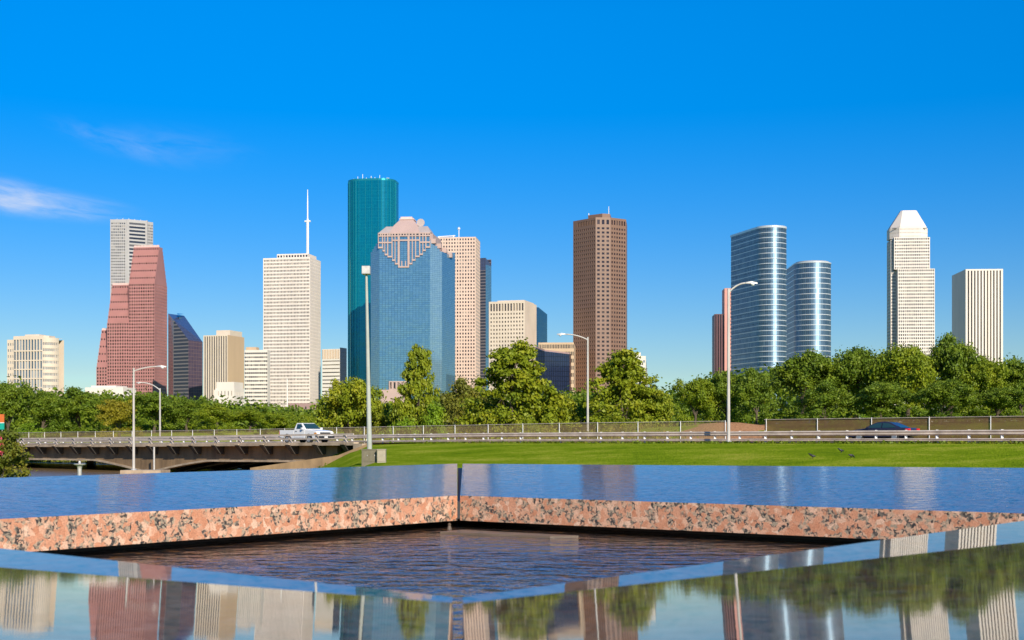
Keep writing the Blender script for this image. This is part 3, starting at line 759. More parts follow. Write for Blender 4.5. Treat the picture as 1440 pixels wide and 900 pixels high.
for c_, p_, n_ in ((cl0, NLi, lpl), (cr0, NRi, lpr)):
    c_.x = p_.x + (c_.y - p_.y) * ax.x / ax.y
    c_.z = p_.z - ((c_.x-p_.x)*n_.x + (c_.y-p_.y)*n_.y) / n_.z
def outer_pt(base, n2, nrm, w, along=None):
    p = base + n2 * w
    return p
def plane_z(p, p0, nrm): return p0.z - ((p.x-p0.x)*nrm.x + (p.y-p0.y)*nrm.y) / nrm.z
def near_outer(c0, c1, nrm, side, w, sl_):
    e = (c1 - c0); e.z = 0; e.normalize()
    n2 = Vector((e.y, -e.x, 0))
    if n2.dot(ctr - c0) > 0: n2 = -n2
    q0 = c0 - ax * (w / max(0.2, -n2.dot(ax))); q1 = c1 + n2 * w + e * 0.6
    p0 = Vector((c0.x, c0.y, c0.z))
    rise = (c1.z - c0.z) / Vector((c1.x-c0.x, c1.y-c0.y)).length
    for q in (q0, q1): q.z = c0.z + rise * (q - c0).dot(e) + sl_ * (q - c0).dot(n2)
    return [q0, q1]
near_slab(NLi, Ln, [cl0, cl1], near_outer(cl0, cl1, nnl, -1, 0.85, 0.0466), 'rim_slab')
near_slab(NRi, Rn, [cr0, cr1], near_outer(cr0, cr1, nnr, 1, 0.85, 0.052), 'rim_slab')
# basin walls under the overhanging rim
def inset(p, k): d = (p - ctr); d.z = 0; return p + d * k
Wq = [inset(p, 0.16) for p in (Fc, Rc, Nc, Lc)]
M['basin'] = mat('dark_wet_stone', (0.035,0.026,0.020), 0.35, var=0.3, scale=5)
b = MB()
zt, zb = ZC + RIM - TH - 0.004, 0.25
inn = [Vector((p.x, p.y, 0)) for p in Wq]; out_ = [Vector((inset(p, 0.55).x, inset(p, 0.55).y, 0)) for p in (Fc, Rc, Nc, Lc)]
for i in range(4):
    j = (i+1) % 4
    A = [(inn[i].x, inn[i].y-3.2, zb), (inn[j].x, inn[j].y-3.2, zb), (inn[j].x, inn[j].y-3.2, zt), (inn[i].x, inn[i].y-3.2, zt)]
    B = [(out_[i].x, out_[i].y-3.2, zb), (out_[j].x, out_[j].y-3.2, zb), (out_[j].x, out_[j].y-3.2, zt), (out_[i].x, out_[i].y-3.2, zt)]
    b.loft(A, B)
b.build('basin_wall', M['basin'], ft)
b = MB()
for i in range(4):
    j = (i+1) % 4
    A = [(inset(p,0.30).x, inset(p,0.30).y-3.2) for p in (Fc, Rc, Nc, Lc)]; B = [(inset(p,0.62).x, inset(p,0.62).y-3.2) for p in (Fc, Rc, Nc, Lc)]
    b.loft([(*A[i],0.0),(*A[j],0.0),(*A[j],zb),(*A[i],zb)], [(*B[i],0.0),(*B[j],0.0),(*B[j],zb),(*B[i],zb)])
b.build('plinth', M['gr_edge'], ft)
WZ = ZC - 0.312
b = MB(); wq = [inset(p, 0.175) for p in (Fc, Rc, Nc, Lc)]
b.face([(p.x, p.y-3.2, WZ) for p in (wq[0], wq[3], wq[2], wq[1])])
o = b.build('water_surface', M['pool'], ft); tag(o, kind='structure') if False else None
# low stone shelf in the far corner and the little bubbler beside it
b = MB()
c0 = Fc + Vector((0.02, -0.18, 0)); ed = (Rc - Fc); ed.z = 0; ed.normalize(); nn = Vector((-ed.y, ed.x, 0))
if nn.dot(ctr - Fc) < 0: nn = -nn
q = [c0, c0 + ed*0.46, c0 + ed*0.40 + nn*0.07, c0 + nn*0.12]
b.prism([(p.x, p.y-3.2) for p in q], WZ-0.1, WZ+0.006)
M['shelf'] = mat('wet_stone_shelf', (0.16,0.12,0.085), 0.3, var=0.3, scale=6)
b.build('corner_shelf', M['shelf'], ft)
b = MB(); p = at(632, 752, 4.62)
b.lathe([(0.010,-0.03),(0.009,0.0),(0.005,0.012),(0.006,0.018),(0.001,0.022)], (p.x, p.y-3.2, WZ), 10)
b.build('water_jet', M['shelf'], ft)
b = MB(); b.prism([(-9,-6),(9,-6),(9,11),(-9,11)], 0.004, 0.03)
pv = b.build('plaza', M['pave']); tag(pv, kind='structure')

# ------------------------------------------------------------------ buildings
def solve(xl, xc, xr, D, psi, vis='R', d=None, w=None):
    """footprint from the pixel columns of its left edge, near corner and right edge; returns root position, yaw, width, depth"""
    tl, tc, tr = (xl-HX)/FP, (xc-HX)/FP, (xr-HX)/FP
    c, s = math.cos(psi), math.sin(psi); Cx = tc*D
    if vis == 'R':
        w_ = (Cx - tl*D) / (c + tl*s)
        d_ = d if d else (tr*D - Cx) / (s - tr*c)
        fl = Vector((Cx - w_*c, D + w_*s))
    else:
        w_ = (tr*D - Cx) / (c + tr*s)
        d_ = d if d else (tl*D - Cx) / (s - tl*c)
        fl = Vector((Cx, D))
    return fl, psi, w_, d_
def zt_of(py, D): return ZC + (HY - py) / FP * D
def tower(name, label, fl, psi, cat='building'):
    return thing(name, label, cat, (fl.x, fl.y, 0), -psi)
def facade(W, P, O, e, width, z0, z1, nb, nf, fx=0.5, fz=0.5, dep=0.5, ml=0, mr=0, mt=0, mb=0, voff=0.5):
    """a wall with nb x nf real openings; panes go to P"""
    n = (e[1], -e[0])
    def pt(u, z, d=0.0): return (O[0] + e[0]*u - n[0]*d, O[1] + e[1]*u - n[1]*d, z)
    def q(u0, u1, a, c):
        if u1-u0 > 1e-4 and c-a > 1e-4: W.face([pt(u0,a), pt(u1,a), pt(u1,c), pt(u0,c)], [(u0,a),(u1,a),(u1,c),(u0,c)])
    q(0, ml, z0, z1); q(width-mr, width, z0, z1); q(ml, width-mr, z1-mt, z1); q(ml, width-mr, z0, z0+mb)
    a0, a1, b0, b1 = ml, width-mr, z0+mb, z1-mt
    cw, ch = (a1-a0)/nb, (b1-b0)/nf
    for j in range(nf):
        lo, hi = b0 + j*ch, b0 + (j+1)*ch
        w0, w1 = lo + ch*(1-fz)*voff, lo + ch*(1-fz)*voff + ch*fz
        q(a0, a1, lo, w0); q(a0, a1, w1, hi)
        for i in range(nb):
            x0, x1 = a0 + i*cw, a0 + (i+1)*cw
            v0, v1 = x0 + cw*(1-fx)/2, x1 - cw*(1-fx)/2
            q(x0, v0, w0, w1); q(v1, x1, w0, w1)
            W.face([pt(v0,w0), pt(v0,w0,dep), pt(v0,w1,dep), pt(v0,w1)]); W.face([pt(v1,w0,dep), pt(v1,w0), pt(v1,w1), pt(v1,w1,dep)])
            W.face([pt(v0,w0), pt(v1,w0), pt(v1,w0,dep), pt(v0,w0,dep)]); W.face([pt(v0,w1,dep), pt(v1,w1,dep), pt(v1,w1), pt(v0,w1)])
            P.append(([pt(v0,w0,dep), pt(v1,w0,dep), pt(v1,w1,dep), pt(v0,w1,dep)], (v1-v0)*(w1-w0)))
def put_windows(root, P, m):
    """the hundred that show largest and highest as windows, the rest as one part"""
    P = sorted(P, key=lambda p: (-round(p[1], 1), -p[0][0][2]))
    for k, (q, a) in enumerate(P[:100]):
        b = MB(); b.face(q, t=rng.random()); b.build('window', m, root, tint=True)
    if len(P) > 100:
        b = MB()
        for q, a in P[100:]: b.face(q, t=rng.random())
        o = b.build('window_rows', m, root, tint=True); o['kind'] = 'stuff'
def blank(W, O, e, width, z0, z1):
    W.face([(O[0],O[1],z0), (O[0]+e[0]*width,O[1]+e[1]*width,z0), (O[0]+e[0]*width,O[1]+e[1]*width,z1), (O[0],O[1],z1)], [(0,z0),(width,z0),(width,z1),(0,z1)])
def shell(W, w, d, z0, z1, sides='LBR', parapet=1.2):
    if 'F' in sides: blank(W, (0,0), (1,0), w, z0, z1)
    if 'R' in sides: blank(W, (w,0), (0,1), d, z0, z1)
    if 'B' in sides: blank(W, (w,d), (-1,0), w, z0, z1)
    if 'L' in sides: blank(W, (0,d), (0,-1), d, z0, z1)
    W.face([(0,0,z1),(w,0,z1),(w,0,z1-0.01),(0,0,z1-0.01)])
    W.face([(0,0,z1-parapet),(w,0,z1-parapet),(w,d,z1-parapet),(0,d,z1-parapet)])
ZB = -3.0
PSI = R(10)

# 1  cream building with a bowed front, far left
D = 900; fl, ps, w, d = solve(10, 74, 90, D, R(14))
t = tower('office_building', 'cream office building with tall blue window strips and rounded corner, far left', fl, ps)
W = MB(); P = []; z1 = zt_of(476.5, D); sc = w/64.0
zc_ = zt_of(473, D); zp = zt_of(469.5, D)
facade(W, P, (0,0), (1,0), 10*sc, ZB, z1, 3, 17, 0.45, 0.42, 0.4, mt=1.2)
rowz = [zt_of(y, D) for y in (476, 493, 506.5, 519, 532, 545, 560)]
for i in range(6):                              # the tall strips in five tiers
    facade(W, P, (10*sc, -1.0), (1,0), 41*sc, rowz[i+1], rowz[i], 10, 1, 0.66, 0.88, 0.6)
blank(W, (10*sc,-1.0), (1,0), 41*sc, ZB, rowz[6]); blank(W, (10*sc,-1.0), (1,0), 41*sc, rowz[0], zc_)
blank(W, (10*sc,0), (0,-1), 1.0, ZB, zc_)
arc = [(51*sc,-1.0)]
for k in range(1, 10):
    a = k/9*R(88); arc.append((51*sc + (w-51*sc)*math.sin(a)/math.sin(R(88)), -1.0 + (d*0.55+1)*(1-math.cos(a))/(1-math.cos(R(88)))))
for i in range(len(arc)-1):
    a, c = arc[i], arc[i+1]; L = math.hypot(c[0]-a[0], c[1]-a[1]); e = ((c[0]-a[0])/L, (c[1]-a[1])/L)
    facade(W, P, a, e, L, ZB, zt_of(474.5, D), 1, 17, 0.55, 0.45, 0.4, mt=2.0)
W.face([(0,0,z1-.5),(10*sc,0,z1-.5),(10*sc,d,z1-.5),(0,d,z1-.5)])
W.face([(10*sc,-1,zc_-.5)] + [(p[0],p[1],zc_-1.2) for p in arc] + [(w,d,zc_-.5),(10*sc,d,zc_-.5)])
blank(W, (w,d), (-1,0), w, ZB, z1); blank(W, (0,d), (0,-1), d, ZB, z1)
W.prism([(10*sc,-0.6),(52*sc,-0.6),(58*sc,1),(58*sc,8),(10*sc,8)], zc_-0.8, zc_+0.6)
W.prism([(24*sc,1),(44*sc,1),(44*sc,9),(24*sc,9)], zc_+0.6, zp)
W.build('wall', M['cream'], t); put_windows(t, P, M['winblue'])

# 2  tall grey tower behind the red one
D = 1880; fl, ps, w, d = solve(155, 179, 217, D, R(0))
t = tower('skyscraper', 'tall grey granite skyscraper rising behind the red stepped tower', fl, ps)
z1 = zt_of(308.5, D); W = MB(); P = []
p0 = (0,0); p1 = (w,0)
def seg(px0, D0, px1, D1, Loc):                 # local segment between two seen points
    pass
facade(W, P, (0,0), (1,0), w, zt_of(440,D), z1, 7, 31, 0.58, 0.5, 0.5, ml=1, mr=2.5, mt=3.5)
a = R(32); L2 = 25; e2 = (math.cos(a), math.sin(a)); O2 = (w+2.0, -0.6)
W.prism([(w-0.5,-0.9),(w+2.2,-0.9),(w+2.2,2),(w-0.5,2)], zt_of(440,D), z1)
facade(W, P, O2, e2, L2, zt_of(440,D), z1, 1, 25, 0.95, 0.55, 0.6, ml=0.3, mr=1, mt=3.0)
O3 = (O2[0]+e2[0]*L2, O2[1]+e2[1]*L2)
W.prism([(O3[0]-0.6,O3[1]-0.8),(O3[0]+1.6,O3[1]-0.8),(O3[0]+1.6,O3[1]+1.4),(O3[0]-0.6,O3[1]+1.4)], zt_of(440,D), z1+0.5)
a3 = R(48); e3 = (math.cos(a3), math.sin(a3))
facade(W, P, (O3[0]+1.4,O3[1]+0.6), e3, 9, zt_of(440,D), z1-1, 5, 31, 0.6, 0.5, 0.4, mt=3)
O4 = (O3[0]+1.4+e3[0]*9, O3[1]+0.6+e3[1]*9)
blank(W, O4, (-1,0), O4[0], zt_of(440,D), z1-1); blank(W, (0,O4[1]), (0,-1), O4[1], zt_of(440,D), z1)
W.face([(0,0,z1-1.5),(w,0,z1-1.5),(O3[0],O3[1],z1-1.5),(O4[0],O4[1],z1-1.5),(0,O4[1],z1-1.5)])
W.prism([(0,0),(w+2,-0.5),(O3[0],O3[1]),(O4[0],O4[1]),(0,O4[1])], ZB, zt_of(440,D))
W.build('wall', M['grey'], t); put_windows(t, P, M['win'])
b = MB()
for k in range(5): x = 6 + k*8; b.tube([(x, 12+k, z1-1.5), (x, 12+k, z1+2+rng.random()*2.5)], 0.35, 6)
b.build('roof_mast', M['whitemet'], t)

# 3  red stepped tower: three gabled slabs side by side
D = 1670; fl, ps, w, d = solve(135.5, 217, 235, D, R(9))
t = tower('skyscraper', 'red granite skyscraper with three stepped gables, left of the dark glass building', fl, ps)
W = MB(); P = []
FH = 4.05
secs = [(0.0, 0.185, 462, 515), (0.185, 0.56, 398, 453), (0.56, 1.0, 345, 398)]
for k, (u0, u1, ytop, ysh) in enumerate(secs):
    x0, x1 = u0*w, u1*w; zs, zt = zt_of(ysh, D), zt_of(ytop, D)
    nb = max(3, round((x1-x0)/3.15))
    nf = int((zs-zt_of(575,D))/FH); zlow = zs - nf*FH
    e1 = 0.0 if k == 2 else 0.0
    facade(W, P, (x0, 0), (1,0), x1-x0, zlow, zs, nb, nf, 0.58, 0.58, 0.5)
    W.face([(x0,0,ZB),(x1,0,ZB),(x1,0,zlow),(x0,0,zlow)])
    if k == 2: facade(W, P, (x1, 0), (0,1), d, zlow, zs, max(6, round(d/3.3)), nf, 0.52, 0.5, 0.45); blank(W, (x1,0), (0,1), d, ZB, zlow)
    else:
        # the lower slabs' ends against the taller one need no openings
        blank(W, (x1,0), (0,1), d, ZB, zs)
    blank(W, (x0,d), (0,-1), d, ZB, zs); blank(W, (x1,d), (-1,0), x1-x0, ZB, zs)
    ns = 10; sb = (d*0.72)/2/ns; hh = (zt-zs)/ns
    W.face([(x0,0,zs),(x1,0,zs),(x1,d,zs),(x0,d,zs)])
    for i in range(ns):
        y0, y1, za, zb_ = (i+1)*sb, d-(i+1)*sb, zs+i*hh, zs+(i+1)*hh
        if i % 2: facade(W, P, (x0,y0), (1,0), x1-x0, za, zb_, nb, 1, 0.5, 0.45, 0.35)
        else: blank(W, (x0,y0), (1,0), x1-x0, za, zb_)
        blank(W, (x1,y0), (0,1), y1-y0, za, zb_); blank(W, (x1,y1), (-1,0), x1-x0, za, zb_); blank(W, (x0,y1), (0,-1), y1-y0, za, zb_)
        W.face([(x0,y0,zb_),(x1,y0,zb_),(x1,y1,zb_),(x0,y1,zb_)])
    n = max(3, int((x1-x0)/4)); parap = MB(); parap.box(x0+0.1, x1-0.1, y0+0.65, y0+1.95, zt+0.005, zt+0.898)
    for i in range(n):
        xx = x0 + (i+0.1)*(x1-x0)/n
        parap.box(xx, xx+(x1-x0)/n*0.8, y0+0.7, y0+1.9, zt+0.9, zt+2.6)
    parap.build('parapet', M['redlit'], t)
W.build('wall', M['red'], t); put_windows(t, P, M['winbrown'])

# 25  low pale building in front of the red tower
D = 700; fl, ps, w, d = solve(120, 178, 196, D, R(9))
t = tower('low_building', 'low pale building with flat white roof at the foot of the red tower', fl, ps)
W = MB(); P = []; z1 = zt_of(544, D)
facade(W, P, (0,0), (1,0), w, ZB, z1-4.5, 12, 5, 0.5, 0.4, 0.3)
W.prism([(0,-0.3),(w*0.92,-0.3),(w*0.92,d),(0,d)], z1-4.5, z1-0.2); W.prism([(w*0.1,2),(w*0.7,2),(w*0.7,d),(w*0.1,d)], z1-0.2, z1+0.8)
shell(W, w, d, ZB, z1-4.5, 'LBR', 0.1)
W.build('wall', M['white'], t); put_windows(t, P, M['winwarm'])

# 4  dark glass building with a sloping roof
D = 1500
t = thing('office_tower', 'dark plum glass tower with a steep sloping roof, right of the red tower', 'building', (at(265,600,D).x, D, 0), 0)
def loc(px, dd): return ((px-HX)/FP*(D+dd) - t.location.x, dd)
Lp, F1, F2, Rp, Bp = loc(236.5, 40), loc(243.5, 14), loc(265, 0), loc(285, 22), loc(259, 64)
zL, z1_, z2, z3, zB4 = zt_of(441, D+40), zt_of(449, D+14), zt_of(478, D), zt_of(481, D+22), zt_of(444, D+64)
def wallq(b, a, c, za, zc):
    L = math.hypot(c[0]-a[0], c[1]-a[1]); b.face([(*a,ZB),(*c,ZB),(*c,zc),(*a,za)], [(0,ZB),(L,ZB),(L,zc),(0,za)])
b = MB(); wallq(b, Lp, F1, zL, z1_); wallq(b, Bp, Lp, zB4, zL); b.build('shaded_wall', M['navy'], t)  # shade on this side put into its navy colour
b = MB(); wallq(b, F1, F2, z1_, z2); b.build('front_wall', M['bandgl'], t)
b = MB(); wallq(b, F2, Rp, z2, z3); wallq(b, Rp, Bp, z3, zB4); b.build('side_wall', M['purple'], t)
b = MB(); b.face([(*F1,z1_),(*F2,z2),(*Rp,z3),(*Bp,zB4)]); b.face([(*F1,z1_),(*Bp,zB4),(*Lp,zL)])
M['slopegl'] = curtain('slate_roof_glass', (0.10,0.115,0.19), (0.085,0.10,0.17), (0.05,0.06,0.09), 3, 4, 0.15, 0.25, 0.4, 0.015)
b.build('roof', M['slopegl'], t)
b = MB(); b.face([loc(250,30)+(zt_of(445,D+30)+2,), loc(259,55)+(zt_of(444,D+55)+2,), loc(259,64)+(zt_of(444,D+64)+2,), loc(249,45)+(zt_of(443,D+45)+2,)])
b.prism([loc(252,34), loc(259,58), loc(259,63), loc(249,45)], zt_of(452,D), zt_of(443.5,D)+1.5)
b.build('ridge_box', M['navy'], t)

# 5  tan tower with dark vertical stripes
D = 1400; fl, ps, w, d = solve(286, 320, 343.5, D, R(16))
t = tower('office_tower', 'tan office tower with dark vertical window stripes and a blank right side', fl, ps)
W = MB(); P = []; z1 = zt_of(471, D)
facade(W, P, (0,0), (1,0), w, ZB, z1, 10, 1, 0.55, 0.985, 0.9, ml=0.5, mr=0.5, voff=0.3)
shell(W, w, d, ZB, z1, 'LBR')
W.prism([(w*0.42,6),(w*0.98,6),(w*0.98,d-4),(w*0.42,d-4)], z1-1.2, zt_of(463.5,D))
W.build('wall', M['cream'], t); put_windows(t, P, M['win'])
W = MB(); blank(W, (w+0.02,0), (0,1), d, ZB, z1-0.02); W.build('side_wall', M['tan'], t)
# 6  small stone civic building
D = 1100; fl, ps, w, d = solve(303, 329.5, 343.5, D, R(14))
t = tower('stone_building', 'small pale stone block with few windows standing before the striped tan tower', fl, ps)
W = MB(); P = []; z1 = zt_of(537, D)
facade(W, P, (0,0), (1,0), w, ZB, z1-5, 5, 5, 0.24, 0.45, 0.4, ml=1, mr=1, mb=2)
facade(W, P, (w,0), (0,1), d, ZB, z1-5, 6, 5, 0.24, 0.35, 0.4, mb=2)
shell(W, w, d, ZB, z1-5, 'LB')
W.prism([(0.6,0.6),(w-0.6,0.6),(w-0.6,d-0.6),(0.6,d-0.6)], z1-6.3, z1)
W.prism([(-1.0,-0.6),(2.4,-0.6),(2.4,3),(-1.0,3)], ZB, zt_of(548,D))
W.build('wall', M['white'], t); put_windows(t, P, M['winwarm'])
# 7  banded block
D = 1500; fl, ps, w, d = solve(344, 376, 380, D, R(9))
t = tower('office_building', 'pale office block with ribbon windows, between tan and white towers', fl, ps)
W = MB(); P = []; z1 = zt_of(492, D)
facade(W, P, (0,0), (1,0), w, ZB, z1, 12, 23, 0.86, 0.42, 0.5, mt=1.5)
shell(W, w, d, ZB, z1, 'LBR')
W.build('wall', M['whitec'], t); put_windows(t, P, M['win'])
W = MB(); W.prism([(0,4),(w*0.45,4),(w*0.45,14),(0,14)], z1-1.2, zt_of(487.5,D)); W.build('penthouse', M['tan'], t)

# 8  white tower with mast
D = 1600; fl, ps, w, d = solve(370, 436, 451, D, R(11))
t = tower('skyscraper', 'slender white concrete skyscraper with a tall white antenna mast on top', fl, ps)
W = MB(); P = []; z1 = zt_of(361.5, D)
facade(W, P, (0,0), (1,0), w, zt_of(590,D), z1, 32, 46, 0.66, 0.54, 0.8, ml=0.8, mr=0.8, mt=1.0)
blank(W, (0,0), (1,0), w, ZB, zt_of(590,D))
facade(W, P, (w,0), (0,1), d, zt_of(590,D), z1, 16, 46, 0.20, 0.34, 0.18, mt=1.0)
blank(W, (w,0), (0,1), d, ZB, zt_of(590,D)); shell(W, w, d, ZB, z1, 'LB', 1.0)
W.build('wall', M['white'], t)
Wp = MB(); zp = zt_of(355.5, D)
x0, x1 = w*0.27, w*0.93
O = (x0, 4.0)
facade(Wp, P, O, (1,0), x1-x0, z1-1.0, zp, 11, 1, 0.66, 0.42, 0.6, voff=0.55)
blank(Wp, (x1,4.0), (0,1), d-8, z1-1, zp); blank(Wp, (x1,d-4), (-1,0), x1-x0, z1-1, zp); blank(Wp, (x0,d-4), (0,-1), d-8, z1-1, zp)
Wp.face([(x0,4,zp),(x1,4,zp),(x1,d-4,zp),(x0,d-4,zp)])
Wp.build('penthouse', M['white'], t); put_windows(t, P, M['win'])
b = MB(); mx_ = w*0.90; b.tube([(mx_,8,zp), (mx_,8,zt_of(309,D)), (mx_,8,zt_of(305,D)), (mx_,8,zt_of(285,D)), (mx_,8,zt_of(264.5,D))], [1.6,1.5,0.8,0.75,0.35], 8)
b.tube([(mx_-3.6,8,zt_of(309.5,D)), (mx_+3.6,8,zt_of(309.5,D))], 1.1, 8); b.build('antenna_mast', M['whitemet'], t)

# 9  low mauve block
D = 880; fl, ps, w, d = solve(404, 445, 452, D, R(10))
t = tower('low_building', 'low mauve brick block at the foot of the white tower', fl, ps)
W = MB(); P = []; z1 = zt_of(567, D); shell(W, w, d, ZB, z1, 'FLBR', 0.4)
W.box(w*0.12, w*0.40, -0.8, -0.02, z1-7, z1-0.6)
W.box(w*0.45, w*0.98, -0.5, -0.02, z1-5, z1-3.6)
W.build('wall', M['mauve'], t)
b = MB(); b.box(w*0.5, w*0.95, -0.2, -0.01, z1-6.6, z1-5.3); b.build('window', M['blackpl'], t)

# 10 pale block with a navy flank
D = 1450; fl, ps, w, d = solve(453, 478, 487.5, D, R(20))
t = tower('office_building', 'pale grey striped block with a navy glass flank, left of the teal tower', fl, ps)
W = MB(); P = []; z1 = zt_of(490.5, D)
facade(W, P, (0,0), (1,0), w, ZB, z1-11, 1, 22, 0.97, 0.28, 0.4)
blank(W, (0,0), (1,0), w, z1-11, z1); shell(W, w, d, ZB, z1, 'LB')
W.build('wall', M['whitec'], t); put_windows(t, P, M['winwarm'])
W = MB(); blank(W, (w+0.02,0), (0,1), d, ZB, z1+1.5); W.build('glass_flank', M['navy'], t)
W = MB()
for i in range(11): W.box(0.5+i*w/11.2, 0.5+i*w/11.2+w/26, -0.4, -0.02, z1-10.5, z1-0.5)
W.build('crown_fin', M['tan'], t)

# 11 teal tower with rounded ends
def rounded(x0, x1, y0, y1, r, n=10):
    pts = []
    for cx, cy, a0 in ((x0+r,y0+r,180), (x1-r,y0+r,270), (x1-r,y1-r,0), (x0+r,y1-r,90)):
        for k in range(n+1):
            a = R(a0 + 90*k/n); pts.append((cx + r*math.cos(a), cy + r*math.sin(a)))
    return pts
D = 1570; px2m = D/FP
t = thing('skyscraper', 'tallest tower, teal glass with rounded corners and antennas on its roof', 'building', (at(521,600,D+20).x, D, 0), R(-8))
w = 69*px2m; z1 = zt_of(252.5, D)
pts = rounded(-w/2, w/2, 0, 46, 17, 7)
b = MB(); b.prism(pts, ZB, z1-0.8, cap=True); b.build('glazing', M['teal'], t)
b = MB(); P2 = pts
for i in range(0, len(P2), 1):
    p, q = P2[i], P2[(i+1) % len(P2)]
    L = math.hypot(q[0]-p[0], q[1]-p[1]); n = max(1, int(L/7.0))
    for k in range(n):
        f_ = k/n; c = (p[0]+(q[0]-p[0])*f_, p[1]+(q[1]-p[1])*f_)
        if c[1] > 28: continue
        big = (i % 3 == 0 and k == 0)
        b.box(c[0]-(0.5 if big else 0.22), c[0]+(0.5 if big else 0.22), c[1]-0.5, c[1]+0.2, ZB, z1-0.9)
b.build('mullion', M['tealbar'], t)
b = MB(); b.prism([(p[0]*1.004, p[1]*1.004-0.1) for p in pts], z1-0.8, z1+1.4); b.build('roof_rim', M['tealbar'], t)
for k in range(13):
    b = MB(); x = -w*0.36 + k*w*0.06; h = (2.2, 5.5, 3.1, 7.5, 4.0, 3.0, 5.0, 4.2, 3.5, 5.8, 3.3, 4.4, 2.5)[k]
    b.tube([(x, 12+(k%3)*4, z1+1.4), (x, 12+(k%3)*4, z1+1.4+h)], 0.32, 6)
    if k % 2 == 0: b.lathe([(0.05,0),(0.9,0.3),(1.3,0.9),(0.4,0.8)], (x, 12+(k%3)*4, z1+1.4+h*0.5), 10)
    b.build('antenna', M['whitemet'], t)
b = MB(); b.box(-w*0.34, w*0.30, 12, 26, z1+1.4, z1+2.7); b.build('roof_plant', M['roofgrey'], t)

# 12 blue glass tower with a stepped rose granite crown
D = 1404; k_ = D/FP
t = thing('skyscraper', 'blue glass skyscraper with a stepped rose granite crown and pyramid cap', 'building', (at(568.5,600,D).x, D, 0), R(-4))
def hx(px): return (px - 568.5) * k_
zf = zt_of(328, D)
front = [(hx(518),12),(hx(533),0),(hx(605),0),(hx(620),12),(hx(631.5),58),(hx(515),60)]
b = MB()
def wq_(b, a, c, z0, z1):
    L = math.hypot(c[0]-a[0], c[1]-a[1]); b.face([(*a,z0),(*c,z0),(*c,z1),(*a,z1)], [(0,z0),(L,z0),(L,z1),(0,z1)])
wq_(b, front[1], front[2], ZB, zf); b.build('front_glazing', M['blue'], t)
zc1 = zt_of(352, D)
b = MB(); wq_(b, front[0], front[1], ZB, zc1); wq_(b, front[2], front[3], ZB, zc1)
# stepped tops of the corner facets
for side in (0, 1):
    A, B_ = (front[0], front[1]) if side == 0 else (front[3], front[2])
    for i in range(4):
        f0 = 0.2 + 0.2*i
        a = (A[0]+(B_[0]-A[0])*f0, A[1]+(B_[1]-A[1])*f0)
        za = zc1 + i*2.6
        if side == 0: wq_(b, a, B_, za, za+2.6)
        else: wq_(b, B_, a, za, za+2.6)
b.build('corner_glazing', M['bluelt'], t)
b = MB(); wq_(b, front[3], front[4], ZB, zt_of(352,D)); wq_(b, front[4], front[5], ZB, zt_of(345,D)); wq_(b, front[5], front[0], ZB, zt_of(352,D))
b.build('side_glazing', M['blue'], t)
b = MB(); b.prism([(p[0]*0.98, p[1]*0.98+0.5) for p in front], zt_of(356,D), zc1-0.3)
b.prism([(hx(530),6),(hx(533.5),0.3),(hx(604.5),0.3),(hx(608),6),(hx(612),52),(hx(526),52)], zc1-0.3, zf)
b.build('upper_block', M['crown'], t)
# granite relief: columns stepping down to the middle
W = MB(); P = []
cols = [(531.5,538,349),(538,541,353.5),(541,545,359),(545,551.5,362),(551.5,555.5,367),(555.5,560,372),(560,575.5,376.5),
        (575.5,580,372),(580,584.5,367),(584.5,590.5,362),(590.5,595,359),(595,599,353.5),(599,605.5,349)]
for (xa, xb, yb) in cols:
    za, zb2 = zt_of(yb, D), zf; wd = hx(xb)-hx(xa)
    zl = zt_of(339 if 545 < xa < 590 else 342, D)
    W.box(hx(xa), hx(xb), -1.2, -0.05, za, za+1.6)                       # foot
    W.box(hx(xa), hx(xa)+wd*0.14, -1.0, -0.05, za+1.6, zl); W.box(hx(xb)-wd*0.14, hx(xb), -1.0, -0.05, za+1.6, zl)
    nmid = 2 if wd > 8 else 0
    for i in range(nmid): x_ = hx(xa)+wd*(i+1)/3; W.box(x_-0.5, x_+0.5, -0.9, -0.05, za+1.6, min(zl, za+7))
    W.box(hx(xa), hx(xb), -1.15, -0.05, zl, zl+1.5)
    W.box(hx(xa), hx(xa)+wd*0.14, -1.0, -0.05, zl+1.5, zb2-3.4); W.box(hx(xb)-wd*0.14, hx(xb), -1.0, -0.05, zl+1.5, zb2-3.4)
    facade(W, P, (hx(xa), -1.1), (1,0), wd, zb2-3.4, zb2+0.5, max(1, round(wd/3.2)), 1, 0.55, 0.4, 0.5)
    W.face([(hx(xa),-1.1,zb2+0.5),(hx(xb),-1.1,zb2+0.5),(hx(xb),0.6,zb2+0.5),(hx(xa),0.6,zb2+0.5)])
    W.face([(hx(xa),-1.1,zb2-3.4),(hx(xa),-0.05,zb2-3.4),(hx(xb),-0.05,zb2-3.4),(hx(xb),-1.1,zb2-3.4)])
W.build('granite_relief', M['crown'], t); put_windows(t, P, M['win'])
# stepped squares on the right corner
b = MB()
for i in range(4):
    f_ = 0.12 + 0.24*i; a = front[2]; c = front[4] if False else front[3]
    x_ = a[0]+(hx(629)-a[0])*f_; y_ = 4 + i*12
    b.box(x_-1.5, x_+3.6, y_-3, y_+5, zt_of(338+i*4.5,D)-3.2, zt_of(338+i*4.5,D)+1.6)
b.build('corner_block', M['crown'], t)
